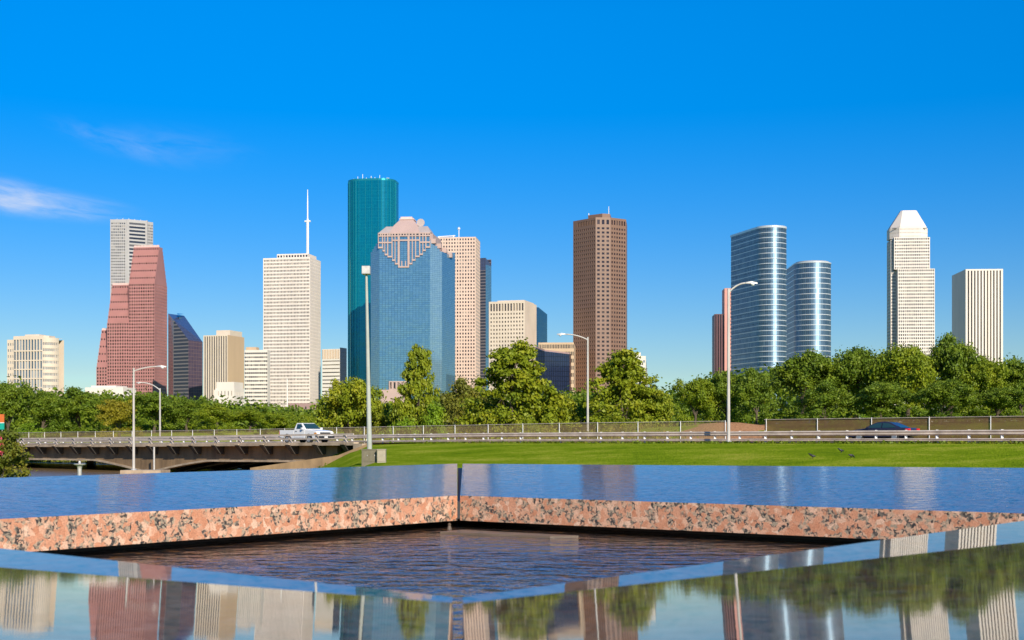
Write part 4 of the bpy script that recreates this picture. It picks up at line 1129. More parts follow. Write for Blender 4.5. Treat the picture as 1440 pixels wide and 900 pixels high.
# hipped roof in two lifts
def frustum(b, x0, x1, y0, y1, z0, X0, X1, Y0, Y1, z1):
    b.loft([(x0,y0,z0),(x1,y0,z0),(x1,y1,z0),(x0,y1,z0)], [(X0,Y0,z1),(X1,Y0,z1),(X1,Y1,z1),(X0,Y1,z1)])
b = MB(); frustum(b, hx(531.5), hx(606.5), 0.8, 50, zf+0.5, hx(541), hx(600), 9, 42, zt_of(316.5,D))
M['capgrey'] = mat('weathered_metal_roof', (0.42,0.36,0.34), 0.5, 0.1, var=0.1, scale=0.1)
b.build('roof', M['capgrey'], t)
b = MB(); frustum(b, hx(548), hx(590), -0.4, 40, zf+0.6, hx(552), hx(586), 6, 36, zt_of(316,D))
frustum(b, hx(552), hx(587), 6, 36, zt_of(316,D), hx(560), hx(578.5), 13, 30, zt_of(306,D)); b.build('pyramid_cap', M['crown'], t)
b = MB(); b.box(hx(559), hx(580), 12, 31, zt_of(306,D), zt_of(304.7,D)); b.box(hx(560.5), hx(577), 13.5, 29, zt_of(304.7,D), zt_of(301.8,D))
b.build('cap_block', M['redlit'], t)
b = MB(); b.tube([(hx(588), 20, zt_of(309,D)), (hx(588), 21, zt_of(309,D))], 4.2, 14); b.build('round_vent', M['capgrey'], t)
# granite foot with windows, seen over the trees
W = MB(); P = []
facade(W, P, (hx(547), -1.6), (1,0), hx(574)-hx(547), zt_of(548,D), zt_of(536,D), 5, 1, 0.5, 0.75, 0.6)
W.box(hx(547), hx(574), -1.0, -0.05, zt_of(548,D)-0.01, zt_of(536,D)); W.box(hx(534), hx(574), -1.5, -0.05, ZB, zt_of(548,D)-0.02)
W.build('granite_foot', M['crown'], t); put_windows(t, P, M['win'])

# 13 pale pink grid tower
D = 1650; fl, ps, w, d = solve(614, 669, 672.5, D, R(6), d=42)
t = tower('skyscraper', 'pale pink granite grid skyscraper half hidden behind the blue glass one', fl, ps)
W = MB(); P = []; z1 = zt_of(333, D)
facade(W, P, (0,0), (1,0), w, zt_of(545,D), z1, 14, 43, 0.50, 0.54, 0.5, ml=0.6, mr=0.6, mt=0.8)
blank(W, (0,0), (1,0), w, ZB, zt_of(545,D))
facade(W, P, (w,0), (0,1), d, zt_of(545,D), z1, 12, 43, 0.5, 0.52, 0.45); blank(W, (w,0), (0,1), d, ZB, zt_of(545,D))
shell(W, w, d, ZB, z1, 'LB'); W.build('wall', M['pinkgr'], t); put_windows(t, P, M['win'])
b = MB(); xx = w*0.54; b.tube([(xx,10,z1-1.2),(xx,10,zt_of(317,D))], 0.5, 6); b.lathe([(0.3,0),(1.6,0.5),(1.7,2.2),(0.3,2.8)], (xx,10,zt_of(321,D)), 10); b.build('roof_mast', M['whitemet'], t)
b = MB(); b.tube([(0.5,6,z1+1.5),(w*0.46,6,z1+2.6)], 0.7, 6); b.box(1,3,5,7,z1-1.2,z1+1.4); b.box(w*.40,w*.43,5,7,z1-1.2,z1+2.2); b.build('roof_gantry', M['whitemet'], t)

# 14 dark glass tower
D = 1760; fl, ps, w, d = solve(670, 683, 691, D, R(24))
t = tower('office_tower', 'dark glass tower with pale bands tucked right of the pink grid tower', fl, ps)
z1 = zt_of(362.5, D)
b = MB(); blank(b, (0,0), (1,0), w, ZB, z1-16); blank(b, (0,d), (0,-1), d, ZB, z1); blank(b, (w,d), (-1,0), w, ZB, z1); b.build('front_glazing', M['bandgl'], t)
b = MB(); blank(b, (w,0), (0,1), d, ZB, z1-9); b.build('side_glazing', M['blue'], t)
b = MB(); blank(b, (0,0), (1,0), w, z1-16, z1); b.face([(0,0,z1),(w,0,z1),(w,d,z1-8),(0,d,z1-8)]); b.face([(w,0,z1-9),(w,d,z1-9),(w,d,z1-8),(w,0,z1)])
b.build('crown', M['slopegl'], t)

# 15 beige tower with tall top windows
D = 1300; fl, ps, w, d = solve(687.5, 738, 754.5, D, R(16))
t = tower('office_tower', 'beige office tower with square windows and tall arcade under its roof', fl, ps)
W = MB(); P = []; z1 = zt_of(423, D)
facade(W, P, (0,0), (1,0), w, zt_of(438,D), z1, 12, 1, 0.58, 0.70, 0.8, ml=0.8, mr=0.8, voff=0.3)
facade(W, P, (0,0), (1,0), w, zt_of(560,D), zt_of(438,D), 12, 22, 0.46, 0.48, 0.5, ml=0.8, mr=0.8)
blank(W, (0,0), (1,0), w, ZB, zt_of(560,D)); shell(W, w, d, ZB, z1, 'LBR')
W.prism([(w*0.2,5),(w*0.95,5),(w*0.95,d-3),(w*0.2,d-3)], z1-1.2, zt_of(421,D))
W.build('wall', M['cream'], t); put_windows(t, P, M['winwarm'])
# 16 cyan glass slab behind it
D = 1420; fl, ps, w, d = solve(740, 757, 769.5, D, R(20))
t = tower('office_building', 'cyan glass slab showing right behind the beige tower', fl, ps)
z1 = zt_of(432, D)
b = MB(); blank(b, (0,0), (1,0), w, ZB, z1); blank(b, (w,d), (-1,0), w, ZB, z1-6); blank(b, (0,d), (0,-1), d, ZB, z1); b.build('front_wall', M['bluelt'], t)
b = MB(); b.face([(w,0,ZB),(w,d,ZB),(w,d,z1-5),(w,0,z1)], [(0,ZB),(d,ZB),(d,z1-5),(0,z1)]); b.face([(0,0,z1),(w,0,z1),(w,d,z1-5),(0,d,z1-5)]); b.build('side_glazing', M['cyan'], t)
# 17 low dark hall and the tan block behind
D = 1250; fl, ps, w, d = solve(757, 807, 812, D, R(4))
t = tower('office_building', 'tan grid block peeping over the navy glass hall', fl, ps)
W = MB(); P = []; z1 = zt_of(481.5, D)
facade(W, P, (0,0), (1,0), w, ZB, z1, 22, 14, 0.62, 0.55, 0.5, mt=0.4); shell(W, w, d, ZB, z1, 'LBR', 0.5)
W.build('wall', M['tan'], t); put_windows(t, P, M['winwarm'])
D = 1080
t = thing('glass_hall', 'low navy glass hall with angled roofline beside the brown tower', 'building', (at(753,600,D).x, D, 0), 0)
def lc(px, dd): return ((px-HX)/FP*(D+dd) - t.location.x, dd)
b = MB(); q = [lc(753,0), lc(766,-6), lc(801,4), lc(803,40), lc(750,40)]
zz = [zt_of(489,D), zt_of(494,D-6), zt_of(498,D+4), zt_of(498,D+40), zt_of(489,D+40)]
for i in range(5):
    j = (i+1)%5; L = math.hypot(q[j][0]-q[i][0], q[j][1]-q[i][1]); b.face([(*q[i],ZB),(*q[j],ZB),(*q[j],zz[j]),(*q[i],zz[i])], [(0,ZB),(L,ZB),(L,zz[j]),(0,zz[i])])
b.face([(*q[i],zz[i]) for i in range(5)])
b.build('glazing', M['navy'], t)
b = MB(); b.face([(*q[0],zz[0]+0.1),(*q[1],zz[1]+0.1),(*q[2],zz[2]+0.1),(*q[2],zz[2]+1.2),(*q[1],zz[1]+1.4),(*q[0],zz[0]+1.2)]); b.build('parapet', M['mauve'], t)

# 18 brown tower
D = 1300
t = thing('skyscraper', 'dark brown granite skyscraper with chamfered corner standing alone mid skyline', 'building', (at(837.6,600,D).x, D, 0), 0)
def lc(px, dd): return ((px-HX)/FP*(D+dd) - t.location.x, dd)
c = [lc(806,24), lc(837.6,0), lc(858.5,1.5), lc(880.5,13), lc(882,52), lc(808,58)]
z1 = zt_of(305.5, D); zl = zt_of(560, D); W = MB(); P = []
nbs = (11, 3, 6)
for i in range(3):
    a, e_ = c[i], c[i+1]; L = math.hypot(e_[0]-a[0], e_[1]-a[1]); e = ((e_[0]-a[0])/L, (e_[1]-a[1])/L)
    facade(W, P, a, e, L, z1-8.5, z1, nbs[i], 1, 0.56, 0.52, 0.6, ml=(6 if i == 0 else 0.5), mr=0.4, voff=0.45)
    facade(W, P, a, e, L, zl, z1-8.5, nbs[i], 41, 0.55, 0.50, 0.5, ml=0.5, mr=0.4)
    blank(W, a, e, L, ZB, zl)
for i in (3,4,5):
    a, e_ = c[i], c[(i+1)%6]; L = math.hypot(e_[0]-a[0], e_[1]-a[1]); blank(W, a, ((e_[0]-a[0])/L, (e_[1]-a[1])/L), L, ZB, z1)
W.face([(*p, z1-1.0) for p in c])
W.build('wall', M['brown'], t); put_windows(t, P, M['winbrown'])
b = MB(); b.prism([lc(827,18), lc(847,7), lc(858,10), lc(860,34), lc(830,38)], z1-1, zt_of(298.5,D)); b.build('penthouse', M['brown'], t)
b = MB(); p = lc(828,22); b.tube([(*p,z1-1),(*p,zt_of(294.5,D))], 0.35, 6); b.build('roof_mast', M['whitemet'], t)
b = MB(); p = lc(856,22); b.tube([(*p,z1+4),(*p,zt_of(285,D))], 0.3, 6); b.build('roof_mast', M['whitemet'], t)

# 19 small white block
D = 1000; fl, ps, w, d = solve(883, 908, 912, D, R(6))
t = tower('office_building', 'small white stepped building peeping over the trees right of the brown tower', fl, ps)
W = MB(); P = []; z1 = zt_of(500.5, D)
facade(W, P, (0,0), (1,0), w, ZB, z1, 5, 12, 0.5, 0.35, 0.4, mt=1.5); shell(W, w, d, ZB, z1, 'LBR', 0.4)
W.prism([(w*0.06,1),(w*0.72,1),(w*0.72,9),(w*0.06,9)], z1-0.4, zt_of(495.5,D))
W.build('wall', M['whitec'], t); put_windows(t, P, M['winblue'])

# 20 red pair left of the mirror tower
D = 1320; fl, ps, w, d = solve(1005, 1018.5, 1030, D, R(3), 'R', d=26)
t = tower('office_tower', 'narrow dark maroon and pink tower left of the tall mirror glass tower', fl, ps)
W = MB(); P = []; z1 = zt_of(441.5, D)
facade(W, P, (0,0), (1,0), w, ZB, z1, 4, 1, 0.5, 0.99, 0.7); shell(W, w, d, ZB, z1, 'LBR', 0.4)
M['maroon'] = mat('maroon_panel', (0.12,0.045,0.05), 0.5, var=0.1, scale=0.05)
W.build('wall', M['maroon'], t); put_windows(t, P, M['winbrown'])
W = MB(); P = []; z2 = zt_of(405.5, D)
facade(W, P, (w+0.1,-1.5), (1,0), 7.5, ZB, z2, 2, 40, 0.4, 0.45, 0.4, ml=2.5); blank(W, (w+7.6,-1.5), (0,1), 24, ZB, z2); blank(W, (w+0.1,22), (0,-1), 23.5, ZB, z2)
W.face([(w+.1,-1.5,z2-.1),(w+7.6,-1.5,z2-.1),(w+7.6,22,z2-.1),(w+.1,22,z2-.1)])
M['salmon'] = mat('salmon_granite', (0.58,0.27,0.22), 0.6, var=0.08, scale=0.05)
W.build('tall_shaft', M['salmon'], t); put_windows(t, P, M['winbrown'])

# 21/22 mirror glass towers with rounded noses
def nose_tower(label, D, px_c, r_px, px_left, dl, ytop, nfl, yslope, m, cap_h, cap_m, pent=False):
    r = r_px*D/FP; cx = (px_c-HX)/FP*D
    t = thing('glass_tower', label, 'building', (cx, D + r, 0), 0)
    # flat face from the nose away to far left
    XL = (px_left-HX)/FP*(D+r+dl) - cx
    Lh = math.hypot(XL, dl); a = Vector((XL, dl)).normalized()
    nl = Vector((-a.y, a.x))                       # outward to the left
    if nl.x > 0: nl = -nl
    th = math.asin(min(1, r/Lh)); 
    for _ in range(3):
        a = Vector((XL - nl.x*r, dl - nl.y*r)).normalized(); nl = Vector((-a.y, a.x)); nl = -nl if nl.x > 0 else nl
    Ln = (Vector((XL, dl)) - nl*r).length
    a0 = math.atan2(nl.y, nl.x); a0 = a0 if a0 > 0 else a0 + 2*math.pi
    pts = [tuple(nl*r + a*Ln)]
    for k in range(25):
        an = a0 + math.pi*k/24; pts.append((r*math.cos(an), r*math.sin(an)))
    pts.append(tuple(-nl*r + a*Ln))
    zt = zt_of(ytop, D)
    b = MB(); b.prism(pts, ZB, zt-cap_h, cap=True, bottom=False)
    # smooth curve
    for i in range(len(b.sm)): b.sm[i] = True
    o = b.build('glazing', m, t, merge=False)
    bm = bmesh.new(); bm.from_mesh(o.data); bmesh.ops.remove_doubles(bm, verts=bm.verts, dist=0.001)
    for e in bm.edges:
        if e.calc_face_angle(0) > R(20): e.smooth = False
    bm.to_mesh(o.data); bm.free()
    fh = (zt - cap_h - zt_of(545, D)) / nfl
    for k in range(nfl):
        z = zt - cap_h - (k+1)*fh
        b = MB(); pp = [(p[0]*1.006, p[1]*1.006) for p in pts]; b.prism(pp, z, z + fh*0.13)
        for i in range(len(b.sm)-2): b.sm[i] = True
        b.build('floor_band', M['band'], t)
    b = MB(); b.prism([(p[0]*1.02, p[1]*1.02) for p in pts], zt-cap_h, zt-cap_h*0.35); b.build('roof_rim', cap_m, t)
    return t, pts, zt
t, pts, zt = nose_tower('tall mirror glass tower with white floor bands and a rounded sunlit edge', 900, 1088, 22, 1028, 34, 315, 31, 0, M['mirror'], 2.2, M['band'])
t, pts, zt = nose_tower('shorter mirror glass tower with rounded front, right of its taller twin', 1010, 1148, 26, 1104, 40, 366.5, 24, 0, M['mirror2'], 1.4, M['band'])
b = MB(); pp = [(p[0]*0.9, p[1]*0.9) for p in pts]; b.prism(pp, zt-1, zt+0.4); b.build('roof_plant', M['roofgrey'], t)

# 23 white tower with cut pyramid top
D = 1500; k_ = D/FP
t = thing('skyscraper', 'tall white skyscraper with a cut pyramid top and stepped shoulders', 'building', (at(1283,600,D).x, D, 0), R(-4))
W = MB(); P = []
def hx(px): return (px - 1283) * k_
def tier(x0, x1, y0, y1, z0, z1, nb, nf, left_nb, cham=0.0, **kw):
    pts = [(x0+cham,y0),(x1-cham,y0),(x1,y0+cham),(x1,y1),(x0,y1),(x0,y0+cham)] if cham else [(x0,y0),(x1,y0),(x1,y1),(x0,y1)]
    segs = [(pts[0],pts[1],nb)]
    if cham: segs += [(pts[5],pts[0],max(1,round(nb*cham/(x1-x0-2*cham)))), (pts[1],pts[2],max(1,round(nb*cham/(x1-x0-2*cham)))), (pts[4],pts[5],left_nb)]
    else: segs += [(pts[3],pts[0],left_nb), (pts[1],pts[2],left_nb)]
    for a, c, n in segs:
        L = math.hypot(c[0]-a[0], c[1]-a[1]); e = ((c[0]-a[0])/L, (c[1]-a[1])/L)
        facade(W, P, a, e, L, z0, z1, n, nf, kw.get('fx',0.62), kw.get('fz',0.58), 0.6, mt=kw.get('mt',0), ml=0.4, mr=0.4)
    W.face([(*p,z1) for p in pts])
    blank(W, pts[-2] if not cham else pts[3], (-1,0), x1-x0, z0, z1)
zA, zBt, zC_, zD = zt_of(540,D), zt_of(378,D), zt_of(333,D), zt_of(318,D)
tier(hx(1263), hx(1314), 0, 28, zA, zBt, 17, 34, 10)
tier(hx(1259), hx(1308.5), 4, 30, zBt, zC_, 16, 10, 10)
tier(hx(1256), hx(1309), 8, 32, zC_, zD, 16, 3, 12, cham=9, fx=0.3, fz=0.36)
tier(hx(1255.5), hx(1263)+0.01, 9, 30, zA, zC_-2, 3, 45, 14, fx=0.6)
W.prism([(hx(1257),5),(hx(1313),5),(hx(1313),28),(hx(1257),28)], ZB, zA)
W.build('wall', M['white'], t); put_windows(t, P, M['win'])
b = MB(); ch = 9; zE = zt_of(292.5, D)
A = [(hx(1257)+ch,8.5),(hx(1308)-ch,8.5),(hx(1308),8.5+ch),(hx(1308),31),(hx(1257),31),(hx(1257),8.5+ch)]
B = [(hx(1274),16),(hx(1292),16),(hx(1294),18),(hx(1294),25),(hx(1272),25),(hx(1272),18)]
b.prism([(p[0], p[1]) for p in A], zD, zD+1.2)
b.loft([(*p, zD+1.2) for p in A], [(*p, zE) for p in B]); b.build('pyramid_top', M['white'], t)
b = MB(); b.box(hx(1276), hx(1290), 8.2, 8.45, zD-1.2, zD-0.3)
for xa, xb in ((1258,1264),(1300,1306)): b.box(hx(xa), hx(xb), 10.6, 11.0, zD-1.2, zD-0.3)
for i in range(6): x_ = hx(1273)+i*2.6; b.box(x_, x_+1.5, 10.2, 10.5, zD+2.2, zD+3.1)
b.build('vent', M['blackpl'], t)

# 24 white striped tower, far right
D = 1150; fl, ps, w, d = solve(1340.5, 1358, 1410.5, D, R(4), 'L', d=46)
t = tower('office_tower', 'white tower with dark vertical stripes and a shaded grey flank, far right', fl, ps)
W = MB(); P = []; z1 = zt_of(378.5, D)
facade(W, P, (0,0), (1,0), w, ZB, z1, 11, 1, 0.46, 0.985, 1.3, ml=1.0, mr=1.0, voff=0.4)
shell(W, w, d, ZB, z1, 'LBR', 0.5)
W.build('wall', M['white'], t); put_windows(t, P, M['winwarm'])

# ------------------------------------------------------------------ trees
def leaf_cloud(name, m, centres, radii, n_each, size, seed, flat=0.75, up=0.25):
    """leaf sized faces spread through clumps; returns mesh"""
    r = np.random.default_rng(seed)
    C = np.repeat(np.array(centres), n_each, axis=0); Rr = np.repeat(np.array(radii), n_each)
    n = len(C)
    d = r.normal(size=(n,3)); d /= np.linalg.norm(d, axis=1)[:,None]
    rad = Rr * np.minimum(1.7, 0.30 + 0.55 * np.abs(r.normal(size=n)) + 0.25 * r.random(n))
    p = C + d * rad[:,None] * np.array([1,1,flat])
    nrm = d * 0.75 + r.normal(size=(n,3)) * 0.55 + np.array([0,0,up]); nrm /= np.linalg.norm(nrm, axis=1)[:,None]
    t = np.cross(nrm, r.normal(size=(n,3))); t /= np.linalg.norm(t, axis=1)[:,None]
    bt = np.cross(nrm, t)
    s = size * (0.6 + 0.9 * r.random(n)); s2 = s * (0.55 + 0.3 * r.random(n))
    v = np.stack([p - t*s[:,None], p - bt*s2[:,None] + nrm*(s*0.15)[:,None], p + t*s[:,None], p + bt*s2[:,None] + nrm*(s*0.15)[:,None]], axis=1).reshape(-1,3)
    me = bpy.data.meshes.new(name)
    me.vertices.add(n*4); me.loops.add(n*4); me.polygons.add(n)
    me.vertices.foreach_set('co', v.astype(np.float32).ravel())
    me.loops.foreach_set('vertex_index', np.arange(n*4, dtype=np.int32))
    me.polygons.foreach_set('loop_start', np.arange(0, n*4, 4, dtype=np.int32)); me.polygons.foreach_set('loop_total', np.full(n, 4, dtype=np.int32))
    at_ = me.attributes.new('tint', 'FLOAT', 'FACE')
    ct = np.repeat(r.random(len(centres)), n_each)
    at_.data.foreach_set('value', (0.55*ct + 0.45*r.random(n)).astype(np.float32))
    me.update(); me.validate()
    me.materials.append(m)
    return me
def clumps(kind, seed):
    r = np.random.default_rng(seed); c = []; rad = []
    if kind == 'oak':                       # broad, lobed; unit tree 10 m high, 11 m wide
        lobes = [(r.uniform(-3.2,3.2), r.uniform(-3.0,3.0), r.uniform(4.6,7.6), r.uniform(1.9,2.9)) for _ in range(9)] + [(0,0,6.6,2.9),(0.5*r.normal(),0.4,8.0,1.9)]
        for (x,y,z,R_) in lobes:
            for _ in range(11):
                d = r.normal(size=3); d /= np.linalg.norm(d); k = R_*r.uniform(0.5,1.0)
                c.append((x+d[0]*k, y+d[1]*k, max(1.4, z+d[2]*k*0.72))); rad.append(r.uniform(0.55,1.05))
        for _ in range(16):                  # low skirts
            a = r.uniform(0,6.28); q = r.uniform(2.6,5.2); c.append((q*math.cos(a), q*math.sin(a), r.uniform(1.2,3.6))); rad.append(r.uniform(0.6,1.1))
    elif kind == 'cypress':                 # tall, ragged cone with lit ledges
        for i in range(190):
            z = 1.0 + 9.0*(i/189)**0.95; q = (0.45 + 4.6*(1-(z-1)/9.6)**0.75) * r.uniform(0.3,1.12); a = r.uniform(0,6.28)
            c.append((q*math.cos(a)*1.05, q*math.sin(a), z + r.normal()*0.25)); rad.append(r.uniform(0.35,1.0)*(0.6+0.6*(1-z/11)))
        for _ in range(10):
            a = r.uniform(0,6.28); z = r.uniform(5,9); q = (1.0+3.6*(1-z/10)) ; c.append((q*1.2*math.cos(a), q*1.2*math.sin(a), z)); rad.append(0.4)
    elif kind == 'bush':
        for i in range(70):
            a = r.uniform(0,6.28); q = 5.4*math.sqrt(r.random()); z = 9.5*r.random()*(1-(q/6.2)**2); c.append((q*math.cos(a), q*math.sin(a), max(0.5,z))); rad.append(r.uniform(0.7,1.4))
    return c, rad
PROTO = {}
def proto(kind, matname, seed):
    key = (kind, matname, seed)
    if key in PROTO: return PROTO[key]
    c, rad = clumps(kind, seed)
    n = {'oak': 150, 'cypress': 105, 'bush': 130}[kind]
    sz = {'oak': 0.150, 'cypress': 0.140, 'bush': 0.19}[kind]
    me = leaf_cloud('crown', M[matname], c, rad, n, sz, seed+50, 0.72 if kind != 'cypress' else 0.55)
    b = MB(); r = random.Random(seed)
    H = {'oak': 6.0, 'cypress': 9.0, 'bush': 3.0}[kind]; r0 = {'oak': 0.34, 'cypress': 0.26, 'bush': 0.12}[kind]
    pts = [(r.gauss(0,0.10)*i, r.gauss(0,0.10)*i, -0.5 + (H+0.5)*i/5) for i in range(6)]
    b.tube(pts, [r0*(1.25 if i == 0 else 1-i/6.5) for i in range(6)], 8)
    for i in range(7):
        k = r.choice(c); s_ = pts[2 + i % 3]
        mid = ((s_[0]+k[0])/2, (s_[1]+k[1])/2, (s_[2]+k[2])/2+0.35)
        b.tube([s_, mid, k], [r0*0.42, r0*0.25, 0.03], 5, cap=False)
    to = b.build('trunk', M['bark']); tm = to.data
    bpy.data.objects.remove(to)
    PROTO[key] = (me, tm); return PROTO[key]
HALFW = {'oak': 5.2, 'cypress': 4.0, 'bush': 5.4}; TOPZ = {'oak': 10.0, 'cypress': 10.2, 'bush': 9.6}
def plant(name, cat, label, px, ytop, halfpx, D, kind, matname, seed, ybase=None, rz=None, group='trees along the far side of the road'):
    x = (px-HX)/FP*D; z0 = ground_z(x, D) - 0.1
    if ybase: z0 = ZC + (HY-ybase)/FP*D
    H = zt_of(ytop, D) - z0; W_ = halfpx/FP*D
    cm, tm = proto(kind, matname, seed)
    t = thing(name, label, cat, (x, D, z0), rz if rz is not None else rng.uniform(0, 6.28), group)
    k = H/TOPZ[kind]; kx = W_/HALFW[kind]
    for nm, mm in (('crown', cm), ('trunk', tm)):
        o = bpy.data.objects.new(nm, mm); COL.objects.link(o); o.parent = t; o.scale = (kx, kx, k)
    return t
OAK, CYP, BUSH, SHR = ('oak_tree','tree'), ('cypress_tree','tree'), ('bush','bush'), ('vine_thicket','thicket')
T = [
 # far left, beyond the bridge
 (OAK, 'dark oak at the far left edge, under the cream office building', 12, 535, 34, 205, 'oak', 'leaf_dark', 1),
 (OAK, 'dark rounded oak at the foot of the rounded cream building', 62, 552, 36, 210, 'oak', 'leaf_dark', 2),
 (OAK, 'oak with a bare trunk showing, between cream building and red tower', 112, 549, 40, 215, 'oak', 'leaf_dark', 3),
 (OAK, 'olive yellow tree below the red tower, left of the nearer tall lamp post', 168, 565, 30, 195, 'oak', 'leaf_yellow', 4),
 (OAK, 'dark oak behind the two lamp posts at the foot of the red tower', 216, 553, 36, 214, 'oak', 'leaf_dark', 5),
 (OAK, 'dark green oak under the plum glass tower', 262, 561, 32, 220, 'oak', 'leaf_dark', 1),
 (OAK, 'bright rounded tree under the striped tan tower and stone block', 304, 571, 32, 205, 'oak', 'leaf_mid', 2),
 (OAK, 'mid green tree under the left half of the white antenna tower', 352, 579, 30, 215, 'oak', 'leaf_mid', 3),
 (OAK, 'small mid green tree directly behind the bed of the white pickup', 398, 582, 30, 205, 'oak', 'leaf_mid', 5),
 (OAK, 'low green tree in front of the mauve brick block', 432, 584, 24, 200, 'oak', 'leaf_mid', 1),
 (BUSH, 'lime green bush at the left end of the bridge fence', 40, 590, 26, 188, 'bush', 'leaf_lime', 11),
 (BUSH, 'yellowish bush behind the bridge fence under the olive yellow tree', 150, 592, 26, 180, 'bush', 'leaf_yellow', 12),
 # middle
 (CYP, 'broad bright green tree under the teal tower, left of the tall floodlight pole', 490, 523, 54, 152, 'oak', 'leaf_bright', 21),
 (OAK, 'bright green tree low behind the floodlight pole', 530, 562, 32, 158, 'oak', 'leaf_bright', 22),
 (CYP, 'tall ragged cypress rising before the blue glass tower', 588, 488, 34, 150, 'cypress', 'leaf_bright', 23),
 (SHR, 'vine covered thicket at the foot of the tallest cypress, left side', 560, 568, 34, 146, 'bush', 'leaf_lime', 13),
 (SHR, 'vine covered thicket right of the tallest cypress, with a clear domed top', 607, 566, 30, 147, 'bush', 'leaf_lime', 14),
 (OAK, 'dull olive tree in front of the pale pink grid tower', 650, 527, 44, 172, 'oak', 'leaf_olive', 3),
 (CYP, 'wide bright cypress standing before the beige office tower', 722, 486, 66, 150, 'cypress', 'leaf_bright', 24),
 (OAK, 'bright green tree below the dark glass hall', 684, 545, 40, 153, 'oak', 'leaf_bright', 22),
 (OAK, 'green tree right beside the curved lamp post, under the navy hall', 786, 546, 38, 152, 'oak', 'leaf_bright', 21),
 (OAK, 'low mid green tree filling the gap left of the brown tower cypress', 822, 556, 30, 156, 'oak', 'leaf_mid', 5),
 (CYP, 'wide bright cypress in front of the brown tower', 876, 496, 58, 148, 'cypress', 'leaf_bright', 25),
 (OAK, 'bright tree on the right shoulder of the brown tower cypress', 916, 536, 38, 150, 'oak', 'leaf_bright', 22),
 (BUSH, 'rounded bush under the wide cypress of the beige tower', 746, 578, 34, 140, 'bush', 'leaf_bright', 15),
 (BUSH, 'rounded bush under the brown tower cypress', 868, 578, 36, 138, 'bush', 'leaf_bright', 16),
 # right
 (OAK, 'dusky green oak above the bare dirt slope, left one of the pair', 978, 525, 34, 178, 'oak', 'leaf_mid', 1),
 (OAK, 'dusky dark oak behind the white lamp post on the lawn', 1020, 517, 40, 180, 'oak', 'leaf_dark', 2),
 (OAK, 'dark oak at the foot of the tall mirror glass tower', 1064, 514, 36, 176, 'oak', 'leaf_dark', 3),
 (OAK, 'big dark green oak in front of the shorter mirror glass tower', 1128, 487, 54, 134, 'oak', 'leaf_dark', 4),
 (OAK, 'large oak between the shorter mirror tower and the pyramid topped tower', 1206, 478, 52, 134, 'oak', 'leaf_dark', 5),
 (OAK, 'large dense oak hiding the foot of the pyramid topped tower', 1276, 473, 50, 130, 'oak', 'leaf_mid', 1),
 (OAK, 'tallest oak, left of the far right striped tower', 1338, 461, 46, 130, 'oak', 'leaf_dark', 2),
 (OAK, 'oak in front of the far right striped tower', 1388, 496, 40, 128, 'oak', 'leaf_mid', 3),
 (OAK, 'oak cut off by the right edge of the view', 1436, 500, 44, 130, 'oak', 'leaf_dark', 4),
 (OAK, 'lower oak behind the screened fence, left of the passing sedan', 1160, 535, 44, 124, 'oak', 'leaf_dark', 3),
 (OAK, 'lower oak behind the passing sedan', 1240, 530, 44, 122, 'oak', 'leaf_dark', 1),
 (OAK, 'lower oak beyond the screened fence at the tallest oak, right of the sedan', 1322, 530, 46, 120, 'oak', 'leaf_dark', 4),
 (OAK, 'lower oak beyond the screened fence below the striped tower', 1404, 540, 44, 120, 'oak', 'leaf_dark', 5),
 (BUSH, 'small light green bush behind the fence in front of the dark oaks', 1214, 578, 16, 108, 'bush', 'leaf_lime', 11),
]
for (nm, label, px, yt, hp, D, kind, mn, seed) in T:
    if px < 440 and kind == 'oak': yt -= 7; hp *= 1.12
    plant(nm[0], nm[1], label, px, yt, hp, D, kind, mn, seed)
# woods that read as one mass behind them
cs = []; rs = []
r_ = np.random.default_rng(77)
for px in np.arange(-260, 1760, 5.0):
    for k in range(5):
        D = r_.uniform(225, 262); y_ = np.interp(px, [-260,0,90,200,430,480,560,640,960,1000,1080,1200,1760], [545,545,558,562,580,568,572,560,555,535,528,515,515])
        ztop = zt_of(y_ + abs(r_.normal())*6, D); x = (px + r_.normal()*4 - HX)/FP*D
        cs.append((x, D, ztop - (ztop - 1.5)*k/4.6)); rs.append(r_.uniform(1.2,2.1))
me = leaf_cloud('distant_woods', M['leaf_dark'], cs, rs, 70, 0.34, 5)
o = bpy.data.objects.new('distant_woods', me); COL.objects.link(o); tag(o, kind='stuff')
# weeds and brush along the far fence
cs = []; rs = []
for s in np.arange(-56, 140, 0.55):
    for k in range(2):
        x, y = xy_of(s + r_.normal()*0.3, (-10.6 if s > -9 else -20.8) - abs(r_.normal())*1.4)
        px = HX + FP*x/y
        if (636 < px < 735 or 966 < px < 1080) and r_.random() < 0.8: continue
        h = abs(r_.normal())*0.45 + 0.25
        if s < -18: h *= 0.55
        cs.append((x, y, ground_z(x,y) + h*0.7)); rs.append(h*0.85)
me = leaf_cloud('undergrowth', M['weeds'], cs, rs, 26, 0.11, 6)
o = bpy.data.objects.new('undergrowth', me); COL.objects.link(o); tag(o, kind='stuff')
# fringe of uncut grass at the guardrail and along the bank
cs = []; rs = []
for s in np.arange(-60, 9, 0.22):
    for k in range(2):
        x, y = xy_of(s, 1.6 + r_.random()*1.6); cs.append((x, y, ground_z(x,y)+0.03)); rs.append(0.10)
for s in np.arange(8, 30, 0.3):
    for k in range(5):
        x, y = xy_of(s, 9.0 + r_.random()*6); cs.append((x, y, ground_z(x,y)+0.05)); rs.append(0.16)
M['blade'] = leaf_mat('grass_blades', (0.08,0.13,0.004), (0.14,0.20,0.005), (0.24,0.23,0.012))
me = leaf_cloud('grass', M['blade'], cs, rs, 14, 0.07, 9)
o = bpy.data.objects.new('grass', me); COL.objects.link(o); tag(o, kind='stuff')

